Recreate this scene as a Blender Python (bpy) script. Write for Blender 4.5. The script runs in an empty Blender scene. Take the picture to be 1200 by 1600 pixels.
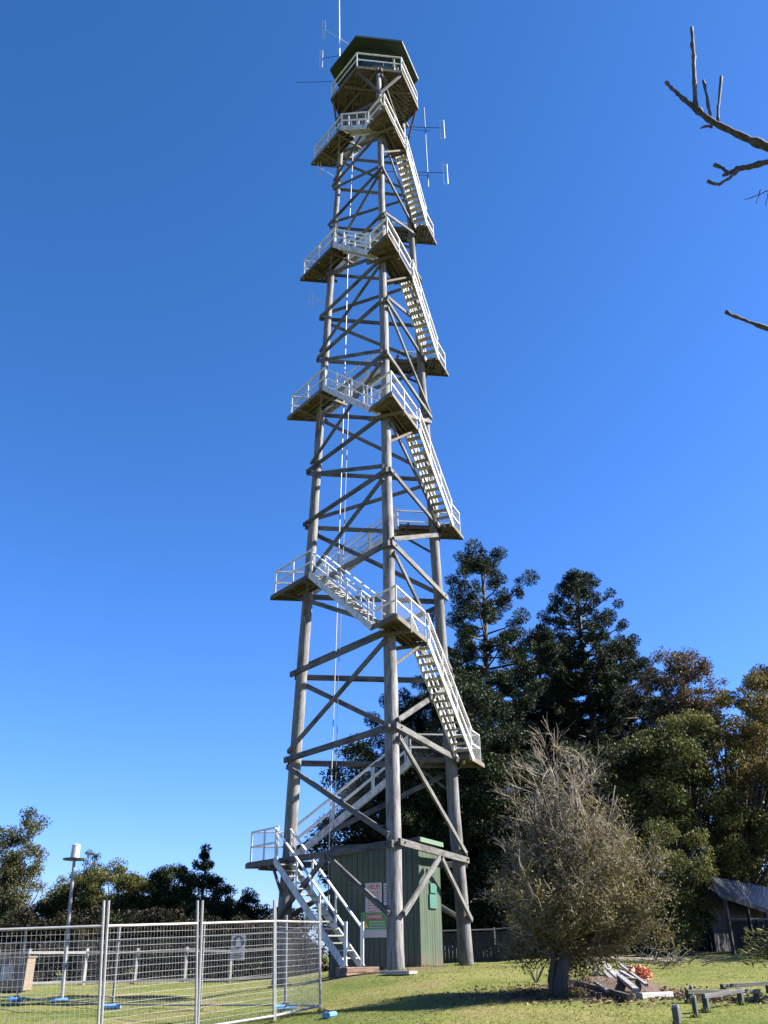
import bpy, math, random
import numpy as np
from mathutils import Vector, Matrix

sc = bpy.context.scene
C = sc.collection
R = math.radians
rnd = random.Random(7)
rng = np.random.default_rng(11)

# ------------------------------------------------------------------ camera, light, exposure
F_PX, PITCH, ROLL = 1357.0, 0.471174, -0.010873
CAM = Vector((0.24566, 0.0, 0.36130))
cd = bpy.data.cameras.new('camera')
cam = bpy.data.objects.new('camera', cd)
C.objects.link(cam)
sc.camera = cam
cd.sensor_fit = 'VERTICAL'
cd.sensor_height = 24.0
cd.lens = 24.0 * F_PX / 1600.0
cd.clip_start = 0.05
cd.clip_end = 6000
ct, st = math.cos(PITCH), math.sin(PITCH)
cr, sr = math.cos(ROLL), math.sin(ROLL)
FWD = Vector((0, ct, st)); UP0 = Vector((0, -st, ct)); RT0 = Vector((1, 0, 0))
RT = RT0 * cr + UP0 * sr          # picture axes after the slight roll
UP = UP0 * cr - RT0 * sr
cam.matrix_world = Matrix(((RT.x, UP.x, -FWD.x, CAM.x), (RT.y, UP.y, -FWD.y, CAM.y), (RT.z, UP.z, -FWD.z, CAM.z), (0, 0, 0, 1)))

SUN_EL, SUN_AZ = R(36), R(3)     # azimuth from +x towards +y
SUN_DIR = Vector((math.cos(SUN_EL) * math.cos(SUN_AZ), math.cos(SUN_EL) * math.sin(SUN_AZ), math.sin(SUN_EL)))
w = bpy.data.worlds.new('World'); sc.world = w; w.use_nodes = True
nt = w.node_tree; nt.nodes.clear()
out = nt.nodes.new('ShaderNodeOutputWorld'); bg = nt.nodes.new('ShaderNodeBackground')
sky = nt.nodes.new('ShaderNodeTexSky'); sky.sky_type = 'NISHITA'; sky.sun_disc = False
sky.sun_elevation = SUN_EL; sky.sun_rotation = math.atan2(SUN_DIR.x, SUN_DIR.y)
sky.altitude = 500; sky.air_density = 1.0; sky.dust_density = 0.55; sky.ozone_density = 3.0
sep = nt.nodes.new('ShaderNodeSeparateColor'); com = nt.nodes.new('ShaderNodeCombineColor')      # the deep clear blue of this winter sky
nt.links.new(sky.outputs[0], sep.inputs[0])
for k_, (pw_, gain_) in enumerate(((1.3, 0.36), (1.02, 0.70), (1.18, 0.95))):
    a_ = nt.nodes.new('ShaderNodeMath'); a_.operation = 'POWER'; a_.inputs[1].default_value = pw_
    b_ = nt.nodes.new('ShaderNodeMath'); b_.operation = 'MULTIPLY'; b_.inputs[1].default_value = gain_
    nt.links.new(sep.outputs[k_], a_.inputs[0]); nt.links.new(a_.outputs[0], b_.inputs[0]); nt.links.new(b_.outputs[0], com.inputs[k_])
nt.links.new(com.outputs[0], bg.inputs[0]); bg.inputs[1].default_value = 0.054
nt.links.new(bg.outputs[0], out.inputs[0])
sl = bpy.data.lights.new('sun', 'SUN'); sun = bpy.data.objects.new('sun', sl); C.objects.link(sun)
sl.energy = 5.0; sl.angle = R(0.5); sl.color = (1.0, 0.95, 0.87)
sun.rotation_euler = SUN_DIR.to_track_quat('Z', 'Y').to_euler()
sun.location = (60, -10, 60)
vs = sc.view_settings
vs.view_transform = 'Standard'; vs.look = 'None'; vs.exposure = 2.0; vs.gamma = 1.0; vs.use_curve_mapping = False
sc.cycles.max_bounces = 6
sc.cycles.transparent_max_bounces = 8

# ------------------------------------------------------------------ places
def ray(px, py):
    return (FWD + RT * ((px - 600) / F_PX) - UP * ((py - 800) / F_PX))
def at(px, py, y):                 # point of the place seen at (px, py) that lies y metres in front of the camera
    d = ray(px, py); return CAM + d * ((y - CAM.y) / d.y)
def S(t):
    t = np.clip(t, 0, 1); return t * t * (3 - 2 * t)
def ground(x, y):
    lin = -1.2 + 0.0452 * np.clip(y, -6, 27)
    drop = 0.9 * S((1.5 - x) / 8) * (0.45 + 0.55 * S((y - 12) / 14)) * (1 - 0.35 * S((y - 30) / 8))
    rise = 0.32 * S((x - 3) / 9) * S((y - 27) / 13)
    und = 0.035 * np.sin(x * 0.9 + 1.3 * np.sin(y * 0.4)) * np.sin(y * 0.55 + 0.7) + 0.02 * np.sin(x * 2.1 + y * 1.3)
    return lin - drop + rise + und
# small corrections so that the fence feet and lawn edges lie where they stand
_gb = ground
def _fit_ground():
    pts = []
    def tgt(px, rail_py, y, hgt): p = at(px, rail_py, y); pts.append((p.x, p.y, p.z - hgt))
    for px, py, y in ((-170, 1458, 12.6), (171, 1447, 13.6), (316, 1443, 15.1), (433, 1439, 16.6), (503, 1441, 18.7)): tgt(px, py, y, 1.52)
    for px, py, y in ((36, 1565, 28.5), (184, 1576, 24.6), (318, 1578, 22.9), (449, 1579, 21.4), (290, 1537, 36.5), (134, 1542, 36.0)): tgt(px, py, y, 0)
    for x, y in ((1, 12), (1, 16), (1.5, 20), (2, 24), (4, 14), (4, 20), (-0.4, 24.5), (0.3, 28), (-2, 30), (8, 20)): pts.append((x, y, float(_gb(x, y))))
    P = np.array(pts); K = np.exp(-((P[:, None, :2] - P[None, :, :2]) ** 2).sum(-1) / (2 * 3.0 ** 2)) + 0.02 * np.eye(len(P))
    return P, np.linalg.solve(K, P[:, 2] - _gb(P[:, 0], P[:, 1]))
_gp, _gw = _fit_ground()
def ground(x, y):
    z = _gb(x, y)
    for (a, b_, _), w_ in zip(_gp, _gw): z = z + w_ * np.exp(-((x - a) ** 2 + (y - b_) ** 2) / 18.0)
    return z
def G(x, y): return float(ground(np.float64(x), np.float64(y)))
def gp(px, py, ymin=8, ymax=60):   # ground point seen at a pixel
    d = ray(px, py); prev = None
    for i in range(1040):
        y = ymin + (ymax - ymin) * i / 1039
        p = CAM + d * (y / d.y)
        if p.z <= G(p.x, p.y): return Vector((p.x, p.y, G(p.x, p.y)))
    p = CAM + d * (ymax / d.y); return Vector((p.x, p.y, G(p.x, p.y)))
def gy(px, y):                     # ground point under picture column px at distance y
    p = at(px, 1500, y); return Vector((p.x, y, G(p.x, y)))

# ------------------------------------------------------------------ materials
def new_mat(name):
    m = bpy.data.materials.new(name); m.use_nodes = True
    n = m.node_tree.nodes; b = n['Principled BSDF']
    return m, n, m.node_tree.links, b
def ramp(n, stops):
    r = n.new('ShaderNodeValToRGB'); e = r.color_ramp.elements
    while len(e) < len(stops): e.new(0.5)
    for el, (p, c) in zip(e, stops): el.position = p; el.color = (*c, 1)
    return r
def coords(n, l, scale, kind='Object', vary=True):
    tc = n.new('ShaderNodeTexCoord'); mp = n.new('ShaderNodeMapping'); mp.inputs['Scale'].default_value = scale
    l.new(tc.outputs[kind], mp.inputs['Vector'])
    if vary:
        oi = n.new('ShaderNodeObjectInfo'); mu = n.new('ShaderNodeMath'); mu.operation = 'MULTIPLY'; mu.inputs[1].default_value = 37.0
        l.new(oi.outputs['Random'], mu.inputs[0]); l.new(mu.outputs[0], mp.inputs['Location'])
    return mp.outputs[0]
def noise(n, l, vec, scale, detail=5, rough=0.6):
    t = n.new('ShaderNodeTexNoise'); t.inputs['Scale'].default_value = scale; t.inputs['Detail'].default_value = detail
    t.inputs['Roughness'].default_value = rough
    if vec is not None: l.new(vec, t.inputs['Vector'])
    return t.outputs['Fac']
def mixc(n, l, fac, a, b, mode='MIX'):
    m = n.new('ShaderNodeMix'); m.data_type = 'RGBA'; m.blend_type = mode
    for s, v in ((m.inputs[0], fac), (m.inputs[6], a), (m.inputs[7], b)):
        if hasattr(v, 'links'): l.new(v, s)
        else: s.default_value = v if isinstance(v, float) else (*v, 1)
    return m.outputs[2]
def bump(n, l, b, h, strength=0.3, dist=0.02):
    bp = n.new('ShaderNodeBump'); bp.inputs['Strength'].default_value = strength; bp.inputs['Distance'].default_value = dist
    l.new(h, bp.inputs['Height']); l.new(bp.outputs[0], b.inputs['Normal'])

def wood(name, dark, mid, light, stain=(0.05, 0.04, 0.03), stain_amt=0.75, rough=0.85, along=0.8, cracks=False):
    m, n, l, b = new_mat(name)
    v = coords(n, l, (11, 11, along))
    f = noise(n, l, v, 2.6, 7, 0.7)
    r = ramp(n, [(0.3, dark), (0.48, mid), (0.68, light)]); l.new(f, r.inputs[0])
    v2 = coords(n, l, (1.6, 1.6, 0.55))
    f2 = noise(n, l, v2, 1.7, 4, 0.6)
    r2 = ramp(n, [(0.5, (0, 0, 0)), (0.68, (stain_amt,) * 3)]); l.new(f2, r2.inputs[0])
    c = mixc(n, l, r2.outputs[0], r.outputs[0], stain)
    if cracks:                     # long drying splits and a few knots
        v3 = coords(n, l, (26, 26, 0.35)); f3 = noise(n, l, v3, 1.6, 3, 0.5)
        r3 = ramp(n, [(0.33, (1, 1, 1)), (0.40, (0, 0, 0))]); l.new(f3, r3.inputs[0])
        c = mixc(n, l, r3.outputs[0], c, (0.02, 0.017, 0.015))
        vo = n.new('ShaderNodeTexVoronoi'); vo.inputs['Scale'].default_value = 1.0; l.new(coords(n, l, (5, 5, 1.6)), vo.inputs['Vector'])
        r4 = ramp(n, [(0.06, (0.85, 0.85, 0.85)), (0.16, (0, 0, 0))]); l.new(vo.outputs['Distance'], r4.inputs[0])
        c = mixc(n, l, r4.outputs[0], c, (0.05, 0.04, 0.032))
    oi = n.new('ShaderNodeObjectInfo')
    mr = n.new('ShaderNodeMapRange'); mr.inputs[3].default_value = 0.72; mr.inputs[4].default_value = 1.18
    l.new(oi.outputs['Random'], mr.inputs[0])
    c = mixc(n, l, 1.0, c, mr.outputs[0], 'MULTIPLY')
    l.new(c, b.inputs['Base Color']); b.inputs['Roughness'].default_value = rough
    bump(n, l, b, f, 0.55, 0.02)
    return m
def paint(name, base, worn, amt=0.5, rough=0.55, scale=5.0, lo=0.52):
    m, n, l, b = new_mat(name)
    v = coords(n, l, (1, 1, 0.5)); f = noise(n, l, v, scale, 8, 0.7)
    r = ramp(n, [(lo, (0, 0, 0)), (lo + 0.2, (amt,) * 3)]); l.new(f, r.inputs[0])
    c = mixc(n, l, r.outputs[0], base, worn)
    l.new(c, b.inputs['Base Color']); b.inputs['Roughness'].default_value = rough
    bump(n, l, b, f, 0.15, 0.01)
    return m
def metal(name, col, rough=0.4, metallic=0.75):
    m, n, l, b = new_mat(name)
    v = coords(n, l, (1, 1, 1)); f = noise(n, l, v, 9, 5)
    r = ramp(n, [(0.3, tuple(c * 0.7 for c in col)), (0.7, col)]); l.new(f, r.inputs[0])
    l.new(r.outputs[0], b.inputs['Base Color']); b.inputs['Roughness'].default_value = rough; b.inputs['Metallic'].default_value = metallic
    return m
def foliage(name, stops, trans=0.25, rough=0.6):
    m, n, l, b = new_mat(name)
    g = n.new('ShaderNodeNewGeometry')
    v = coords(n, l, (1, 1, 1)); f = noise(n, l, v, 0.55, 3)
    mx = n.new('ShaderNodeMath'); mx.operation = 'MULTIPLY_ADD'; mx.inputs[1].default_value = 0.55
    l.new(g.outputs['Random Per Island'], mx.inputs[0])
    m2 = n.new('ShaderNodeMath'); m2.operation = 'MULTIPLY_ADD'; m2.inputs[1].default_value = 1.3; m2.inputs[2].default_value = -0.42
    l.new(f, m2.inputs[0]); l.new(m2.outputs[0], mx.inputs[2])
    r = ramp(n, stops); l.new(mx.outputs[0], r.inputs[0])
    l.new(r.outputs[0], b.inputs['Base Color']); b.inputs['Roughness'].default_value = rough
    b.inputs['Specular IOR Level'].default_value = 0.15
    t = n.new('ShaderNodeBsdfTranslucent'); l.new(r.outputs[0], t.inputs['Color'])
    ms = n.new('ShaderNodeMixShader'); ms.inputs[0].default_value = trans
    l.new(b.outputs[0], ms.inputs[1]); l.new(t.outputs[0], ms.inputs[2])
    l.new(ms.outputs[0], n['Material Output'].inputs['Surface'])
    return m
def flat(name, col, rough=0.5):
    m, n, l, b = new_mat(name)
    v = coords(n, l, (1, 1, 1)); f = noise(n, l, v, 6, 6)
    r = ramp(n, [(0.25, tuple(c * 0.78 for c in col)), (0.7, col)]); l.new(f, r.inputs[0])
    l.new(r.outputs[0], b.inputs['Base Color']); b.inputs['Roughness'].default_value = rough
    return m

M = {}
M['pole'] = wood('weathered_pole', (0.038, 0.036, 0.034), (0.145, 0.140, 0.136), (0.230, 0.225, 0.217), stain=(0.025, 0.022, 0.018), stain_amt=0.6, along=0.45, cracks=True)
M['brace'] = wood('weathered_brace', (0.024, 0.022, 0.020), (0.089, 0.086, 0.081), (0.154, 0.149, 0.142), stain=(0.013, 0.010, 0.009), stain_amt=0.85, along=0.6, cracks=True)
M['deck'] = wood('deck_timber', (0.037, 0.029, 0.022), (0.095, 0.077, 0.058), (0.182, 0.153, 0.121), along=0.8)
M['tread'] = wood('worn_tread', (0.145, 0.130, 0.116), (0.303, 0.282, 0.246), (0.433, 0.411, 0.376), stain_amt=0.35)
M['white'] = paint('white_paint', (0.630, 0.630, 0.605), (0.323, 0.298, 0.258), 0.75, lo=0.5)
M['stringer'] = paint('worn_white_paint', (0.517, 0.509, 0.480), (0.221, 0.199, 0.170), 0.85, lo=0.45, scale=7)
M['hut'] = paint('green_hut_paint', (0.036, 0.062, 0.036), (0.054, 0.070, 0.044), 0.8, scale=4, lo=0.42)
def hut_dirt():
    m = M['hut']; n = m.node_tree.nodes; l = m.node_tree.links; b = n['Principled BSDF']
    old = b.inputs['Base Color'].links[0].from_socket
    g = n.new('ShaderNodeNewGeometry'); sp = n.new('ShaderNodeSeparateXYZ'); l.new(g.outputs['Position'], sp.inputs[0])
    f = noise(n, l, g.outputs['Position'], 3.5, 6, 0.7)
    ma = n.new('ShaderNodeMath'); ma.operation = 'MULTIPLY_ADD'; ma.inputs[1].default_value = 0.9; l.new(f, ma.inputs[0]); l.new(sp.outputs['Z'], ma.inputs[2])
    r = ramp(n, [(0.45, (0.75,) * 3), (0.95, (0, 0, 0))]); l.new(ma.outputs[0], r.inputs[0])
    c = mixc(n, l, r.outputs[0], old, (0.09, 0.07, 0.045))
    v = coords(n, l, (9, 9, 0.5)); f2 = noise(n, l, v, 2.0, 5, 0.65); r2 = ramp(n, [(0.4, (0.75, 0.75, 0.75)), (0.65, (1.12, 1.12, 1.12))]); l.new(f2, r2.inputs[0])
    c = mixc(n, l, 1.0, c, r2.outputs[0], 'MULTIPLY'); l.new(c, b.inputs['Base Color'])
hut_dirt()
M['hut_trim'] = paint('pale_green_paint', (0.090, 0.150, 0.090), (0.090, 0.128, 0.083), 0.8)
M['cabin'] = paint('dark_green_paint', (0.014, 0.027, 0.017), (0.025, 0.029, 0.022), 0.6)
M['iron'] = metal('corrugated_iron', (0.095, 0.104, 0.115), 0.45, 0.4)
M['steel'] = metal('galvanised_steel', (0.26, 0.26, 0.255), 0.5, 0.2)
M['wire'] = metal('galvanised_wire', (0.33, 0.33, 0.32), 0.5, 0.2)
M['alu'] = metal('antenna_aluminium', (0.62, 0.62, 0.63), 0.5, 0.1)
M['dark_metal'] = metal('dark_metal', (0.08, 0.08, 0.09), 0.5, 0.5)
M['cable'] = flat('white_conduit', (0.324, 0.324, 0.315))
M['black'] = flat('black_plastic', (0.03, 0.03, 0.03))
M['blue'] = flat('blue_plastic', (0.10, 0.26, 0.48))
M['tan'] = paint('tan_panel', (0.176, 0.139, 0.105), (0.105, 0.084, 0.063), 0.7)
M['signwhite'] = flat('sign_white', (0.474, 0.474, 0.461))
M['signred'] = flat('sign_red', (0.5, 0.05, 0.03))
M['signgreen'] = flat('sign_green', (0.08, 0.3, 0.07))
M['signyellow'] = flat('sign_yellow', (0.72, 0.5, 0.05))
M['signblue'] = flat('sign_blue', (0.006, 0.03, 0.13))
M['plaque'] = flat('plaque_green', (0.040, 0.128, 0.104))
M['ink'] = flat('ink', (0.03, 0.03, 0.03))
M['sleeper'] = wood('red_brown_sleeper', (0.080, 0.040, 0.024), (0.192, 0.112, 0.072), (0.288, 0.192, 0.136))
M['post'] = wood('dark_green_post', (0.021, 0.025, 0.021), (0.049, 0.056, 0.045), (0.112, 0.112, 0.091))
M['greypost'] = wood('pale_grey_post', (0.122, 0.118, 0.110), (0.214, 0.206, 0.196), (0.299, 0.292, 0.277), stain_amt=0.4)
M['orange'] = flat('orange_netting', (0.5, 0.14, 0.06))
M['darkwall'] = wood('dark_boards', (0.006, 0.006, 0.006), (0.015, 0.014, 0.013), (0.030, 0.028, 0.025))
M['brownwall'] = wood('brown_boards', (0.04, 0.02, 0.014), (0.075, 0.04, 0.03), (0.11, 0.065, 0.045))
M['bark'] = wood('dark_bark', (0.02, 0.017, 0.014), (0.06, 0.048, 0.038), (0.12, 0.1, 0.08))
M['greybark'] = wood('grey_bark', (0.07, 0.055, 0.04), (0.17, 0.14, 0.1), (0.28, 0.24, 0.18), stain_amt=0.3)
M['twig'] = wood('pale_twig', (0.10, 0.078, 0.052), (0.21, 0.172, 0.122), (0.34, 0.29, 0.215), stain_amt=0.2)
M['branch'] = wood('dark_branch', (0.015, 0.011, 0.009), (0.05, 0.038, 0.03), (0.16, 0.13, 0.1), stain_amt=0.4)
g_, n_, l_, b_ = new_mat('window_glass')
b_.inputs['Base Color'].default_value = (0.02, 0.03, 0.035, 1); b_.inputs['Roughness'].default_value = 0.06; b_.inputs['Specular IOR Level'].default_value = 0.6
M['glass'] = g_
M['pine'] = foliage('dark_pine', [(0.1, (0.004, 0.009, 0.004)), (0.5, (0.014, 0.026, 0.010)), (0.9, (0.040, 0.054, 0.018))], 0.12)
M['olive'] = foliage('olive_leaf', [(0.1, (0.019, 0.030, 0.009)), (0.5, (0.069, 0.079, 0.021)), (0.9, (0.179, 0.158, 0.042))], 0.3)
M['gold'] = foliage('golden_leaf', [(0.1, (0.028, 0.032, 0.010)), (0.45, (0.081, 0.073, 0.020)), (0.9, (0.193, 0.136, 0.040))], 0.3)
M['rust'] = foliage('rusty_leaf', [(0.1, (0.028, 0.024, 0.012)), (0.5, (0.075, 0.055, 0.025)), (0.9, (0.15, 0.10, 0.055))], 0.3)
M['dense'] = foliage('dense_green_leaf', [(0.1, (0.006, 0.011, 0.004)), (0.5, (0.019, 0.030, 0.009)), (0.9, (0.050, 0.061, 0.017))], 0.2)
M['gum'] = foliage('gum_leaf', [(0.1, (0.025, 0.032, 0.014)), (0.5, (0.078, 0.083, 0.034)), (0.9, (0.185, 0.167, 0.069))], 0.3)
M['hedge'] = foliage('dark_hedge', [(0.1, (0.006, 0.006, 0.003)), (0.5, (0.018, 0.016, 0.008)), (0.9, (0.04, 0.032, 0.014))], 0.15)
M['bushleaf'] = foliage('sparse_bush_leaf', [(0.1, (0.05, 0.045, 0.013)), (0.5, (0.11, 0.095, 0.03)), (0.9, (0.2, 0.16, 0.06))], 0.3)
M['grassblade'] = foliage('grass_blade', [(0.05, (0.076, 0.093, 0.021)), (0.5, (0.128, 0.153, 0.034)), (0.95, (0.230, 0.212, 0.076))], 0.55)
M['litter'] = foliage('leaf_litter', [(0.1, (0.05, 0.035, 0.02)), (0.5, (0.12, 0.085, 0.05)), (0.9, (0.25, 0.18, 0.11))], 0.1)

# ------------------------------------------------------------------ mesh helpers
W = {}
class MB:
    def __init__(s): s.v = []; s.f = []
    def add(s, vs_, fs):
        o = len(s.v); s.v += [tuple(q) for q in vs_]; s.f += [tuple(i + o for i in f) for f in fs]; return s
    def box(s, c, d):
        x, y, z = c; a, b, e = d[0] / 2, d[1] / 2, d[2] / 2
        return s.add([(x + i * a, y + j * b, z + k * e) for i in (-1, 1) for j in (-1, 1) for k in (-1, 1)],
                     [(0, 1, 3, 2), (4, 6, 7, 5), (0, 4, 5, 1), (2, 3, 7, 6), (0, 2, 6, 4), (1, 5, 7, 3)])
    def tube(s, p0, p1, r0, r1=None, n=6, cap=True):
        p0 = Vector(p0); p1 = Vector(p1); r1 = r0 if r1 is None else r1
        d = (p1 - p0); d = d.normalized() if d.length > 1e-9 else Vector((0, 0, 1))
        a = d.orthogonal().normalized(); b = d.cross(a)
        vs_ = []
        for p, r in ((p0, r0), (p1, r1)):
            vs_ += [p + (a * math.cos(2 * math.pi * k / n) + b * math.sin(2 * math.pi * k / n)) * r for k in range(n)]
        fs = [(k, (k + 1) % n, n + (k + 1) % n, n + k) for k in range(n)]
        if cap: fs += [tuple(range(n - 1, -1, -1)), tuple(range(n, 2 * n))]
        return s.add(vs_, fs)
    def path(s, pts, rs, n=8):
        pts = [Vector(p) for p in pts]; vs_ = []
        ref = None
        for i, p in enumerate(pts):
            d = (pts[min(i + 1, len(pts) - 1)] - pts[max(i - 1, 0)]).normalized()
            if ref is None: ref = d.orthogonal().normalized()
            a = (ref - d * ref.dot(d)).normalized(); ref = a; b = d.cross(a)
            vs_ += [p + (a * math.cos(2 * math.pi * k / n) + b * math.sin(2 * math.pi * k / n)) * rs[i] for k in range(n)]
        fs = []
        for i in range(len(pts) - 1):
            fs += [(i * n + k, i * n + (k + 1) % n, (i + 1) * n + (k + 1) % n, (i + 1) * n + k) for k in range(n)]
        fs += [tuple(range(n - 1, -1, -1)), tuple(range((len(pts) - 1) * n, len(pts) * n))]
        return s.add(vs_, fs)
    def prism(s, poly, z0, z1):
        n = len(poly)
        return s.add([(x, y, z0) for x, y in poly] + [(x, y, z1) for x, y in poly],
                     [tuple(range(n - 1, -1, -1)), tuple(range(n, 2 * n))] + [(k, (k + 1) % n, n + (k + 1) % n, n + k) for k in range(n)])
    def beam(s, p0, p1, w, h, up=(0, 0, 1), ch=0.12):
        p0 = Vector(p0); p1 = Vector(p1); d = (p1 - p0).normalized(); up = Vector(up)
        x = d.cross(up)
        x = x.normalized() if x.length > 1e-6 else d.orthogonal().normalized()
        y = x.cross(d); c = min(w, h) * ch
        prof = [(-w/2 + c, -h/2), (w/2 - c, -h/2), (w/2, -h/2 + c), (w/2, h/2 - c), (w/2 - c, h/2), (-w/2 + c, h/2), (-w/2, h/2 - c), (-w/2, -h/2 + c)]
        return s.add([p + x * a + y * b for p in (p0, p1) for a, b in prof],
                     [tuple(range(7, -1, -1)), tuple(range(8, 16))] + [(k, (k + 1) % 8, 8 + (k + 1) % 8, 8 + k) for k in range(8)])
    def mesh(s, name, mat, smooth=False):
        me = bpy.data.meshes.new(name); me.from_pydata(s.v, [], s.f); me.update()
        if mat: me.materials.append(mat)
        if smooth: me.polygons.foreach_set('use_smooth', [True] * len(me.polygons))
        return me

def link(name, data, parent=None, mw=None, label=None, cat=None, group=None, kind=None):
    o = bpy.data.objects.new(name, data); C.objects.link(o)
    mw = mw or Matrix.Identity(4)
    if parent is not None:
        o.parent = parent; o.matrix_parent_inverse = W[parent].inverted()
    o.matrix_basis = mw
    W[o] = mw.copy()
    for k, v in (('label', label), ('category', cat), ('group', group), ('kind', kind)):
        if v: o[k] = v
    return o
def obj(name, mb, mat, parent=None, smooth=False, **kw):
    return link(name, mb.mesh(name, mat, smooth), parent, **kw)
def thing(name, loc, label, cat, group=None):
    return link(name, None, None, Matrix.Translation(Vector(loc)), label, cat, group)
def frame_mat(p0, p1, up=(0, 0, 1)):
    p0 = Vector(p0); p1 = Vector(p1); d = (p1 - p0).normalized(); up = Vector(up)
    x = d.cross(up); x = x.normalized() if x.length > 1e-6 else d.orthogonal().normalized()
    y = x.cross(d); mid = (p0 + p1) / 2
    return Matrix(((x.x, y.x, d.x, mid.x), (x.y, y.y, d.y, mid.y), (x.z, y.z, d.z, mid.z), (0, 0, 0, 1)))
_bm = {}
def plank(name, p0, p1, w, h, mat, parent=None, up=(0, 0, 1), jit=0.0, **kw):   # one timber, local z along its length, as its own object
    L = round((Vector(p1) - Vector(p0)).length, 2); key = (L, w, h, mat.name)
    if key not in _bm:
        _bm[key] = MB().beam((0, 0, -L/2), (0, 0, L/2), w, h, (0, 1, 0)).mesh(name, mat)
    m = frame_mat(p0, p1, up)
    if jit: m = m @ Matrix.Rotation(rnd.uniform(-jit, jit), 4, 'Z') @ Matrix.Translation((0, rnd.uniform(-jit, jit) * 0.1, 0))
    return link(name, _bm[key], parent, m, **kw)
def np_mesh(name, verts, nper, mat, smooth=False):     # many small polygons of nper corners each
    nv = len(verts); nf = nv // nper
    me = bpy.data.meshes.new(name)
    me.vertices.add(nv); me.loops.add(nv); me.polygons.add(nf)
    me.vertices.foreach_set('co', verts.astype(np.float32).ravel())
    me.loops.foreach_set('vertex_index', np.arange(nv, dtype=np.int32))
    me.polygons.foreach_set('loop_start', np.arange(0, nv, nper, dtype=np.int32))
    me.update(calc_edges=True); me.validate()
    if mat: me.materials.append(mat)
    return me
def unit(v): return v / np.maximum(np.linalg.norm(v, axis=-1, keepdims=True), 1e-9)
def leaves(cent, size, aspect=0.45, dirs=None, spread=1.0, flatz=1.0):
    n = len(cent); u = rng.normal(size=(n, 3)); u[:, 2] *= flatz
    if dirs is not None: u = dirs + u * spread
    u = unit(u); v = unit(np.cross(u, rng.normal(size=(n, 3))))
    s = (size * rng.uniform(0.6, 1.4, n))[:, None]
    q = np.stack([cent - u * s / 2, cent + v * s * aspect / 2 , cent + u * s / 2, cent - v * s * aspect / 2], 1)
    return q.reshape(-1, 3)

# ------------------------------------------------------------------ the setting: ground
def axis(lo, a, b, hi, step):
    core = list(np.arange(a, b + 1e-6, step))
    left = []; x = a; s = step
    while x > lo: s *= 1.35; x -= s; left.append(max(x, lo))
    right = []; x = b; s = step
    while x < hi: s *= 1.35; x += s; right.append(min(x, hi))
    return np.array(left[::-1] + core + right)
gx = axis(-2500, -26, 26, 2500, 0.35); gyv = axis(-400, 9, 48, 4000, 0.35)
XX, YY = np.meshgrid(gx, gyv)
ZZ = ground(XX, YY)
far = S((np.hypot(XX, YY - 25) - 70) / 200); ZZ = ZZ * (1 - far) - 0.9 * far
me = bpy.data.meshes.new('ground')
nx, ny = len(gx), len(gyv)
idx = np.arange(nx * ny).reshape(ny, nx)
fc = np.stack([idx[:-1, :-1], idx[:-1, 1:], idx[1:, 1:], idx[1:, :-1]], -1).reshape(-1, 4)
me.from_pydata(np.stack([XX, YY, ZZ], -1).reshape(-1, 3).tolist(), [], fc.tolist()); me.update()
me.polygons.foreach_set('use_smooth', [True] * len(me.polygons))
TREE = gp(876, 1556)
m, n, l, b = new_mat('lawn')
tc = n.new('ShaderNodeTexCoord')
f1 = noise(n, l, tc.outputs['Object'], 0.35, 6, 0.65); f2 = noise(n, l, tc.outputs['Object'], 9.0, 6, 0.7); f3 = noise(n, l, tc.outputs['Object'], 1.3, 5, 0.6)
r1 = ramp(n, [(0.34, (0.08, 0.105, 0.024)), (0.5, (0.13, 0.14, 0.038)), (0.66, (0.175, 0.15, 0.062))]); l.new(f1, r1.inputs[0])
r2 = ramp(n, [(0.3, (0.62, 0.62, 0.6)), (0.7, (1.25, 1.25, 1.2))]); l.new(f2, r2.inputs[0])
c = mixc(n, l, 1.0, r1.outputs[0], r2.outputs[0], 'MULTIPLY')
r3 = ramp(n, [(0.56, (0, 0, 0)), (0.72, (0.8, 0.8, 0.8))]); l.new(f3, r3.inputs[0])
c = mixc(n, l, r3.outputs[0], c, (0.17, 0.13, 0.075))
def patch(c, centre, rad, col, edge=0.5):     # a bare-earth patch that stays where it is
    mp = n.new('ShaderNodeMapping'); mp.inputs['Location'].default_value = (-centre[0], -centre[1], -centre[2])
    mp.vector_type = 'POINT'; l.new(tc.outputs['Object'], mp.inputs['Vector'])
    sc_ = n.new('ShaderNodeVectorMath'); sc_.operation = 'MULTIPLY'; sc_.inputs[1].default_value = (1 / rad[0], 1 / rad[1], 0)
    l.new(mp.outputs[0], sc_.inputs[0])
    ln = n.new('ShaderNodeVectorMath'); ln.operation = 'LENGTH'; l.new(sc_.outputs[0], ln.inputs[0])
    ad = n.new('ShaderNodeMath'); ad.operation = 'MULTIPLY_ADD'; ad.inputs[1].default_value = 0.9; l.new(f3, ad.inputs[0]); l.new(ln.outputs['Value'], ad.inputs[2])
    r = ramp(n, [(0.62, (0.95,) * 3), (0.62 + edge * 0.8, (0, 0, 0))])
    hf = n.new('ShaderNodeMath'); hf.operation = 'MULTIPLY'; hf.inputs[1].default_value = 0.62; l.new(ad.outputs[0], hf.inputs[0])
    l.new(hf.outputs[0], r.inputs[0])
    return mixc(n, l, r.outputs[0], c, col)
PILE = gp(955, 1546)
c = patch(c, TREE + Vector((0.9, 0.2, 0)), (1.7, 1.1), (0.11, 0.075, 0.045))
c = patch(c, PILE, (1.6, 2.4), (0.10, 0.065, 0.042))
c = patch(c, (0.3, 28.2, 0), (4.2, 2.6), (0.13, 0.095, 0.06))
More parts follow.
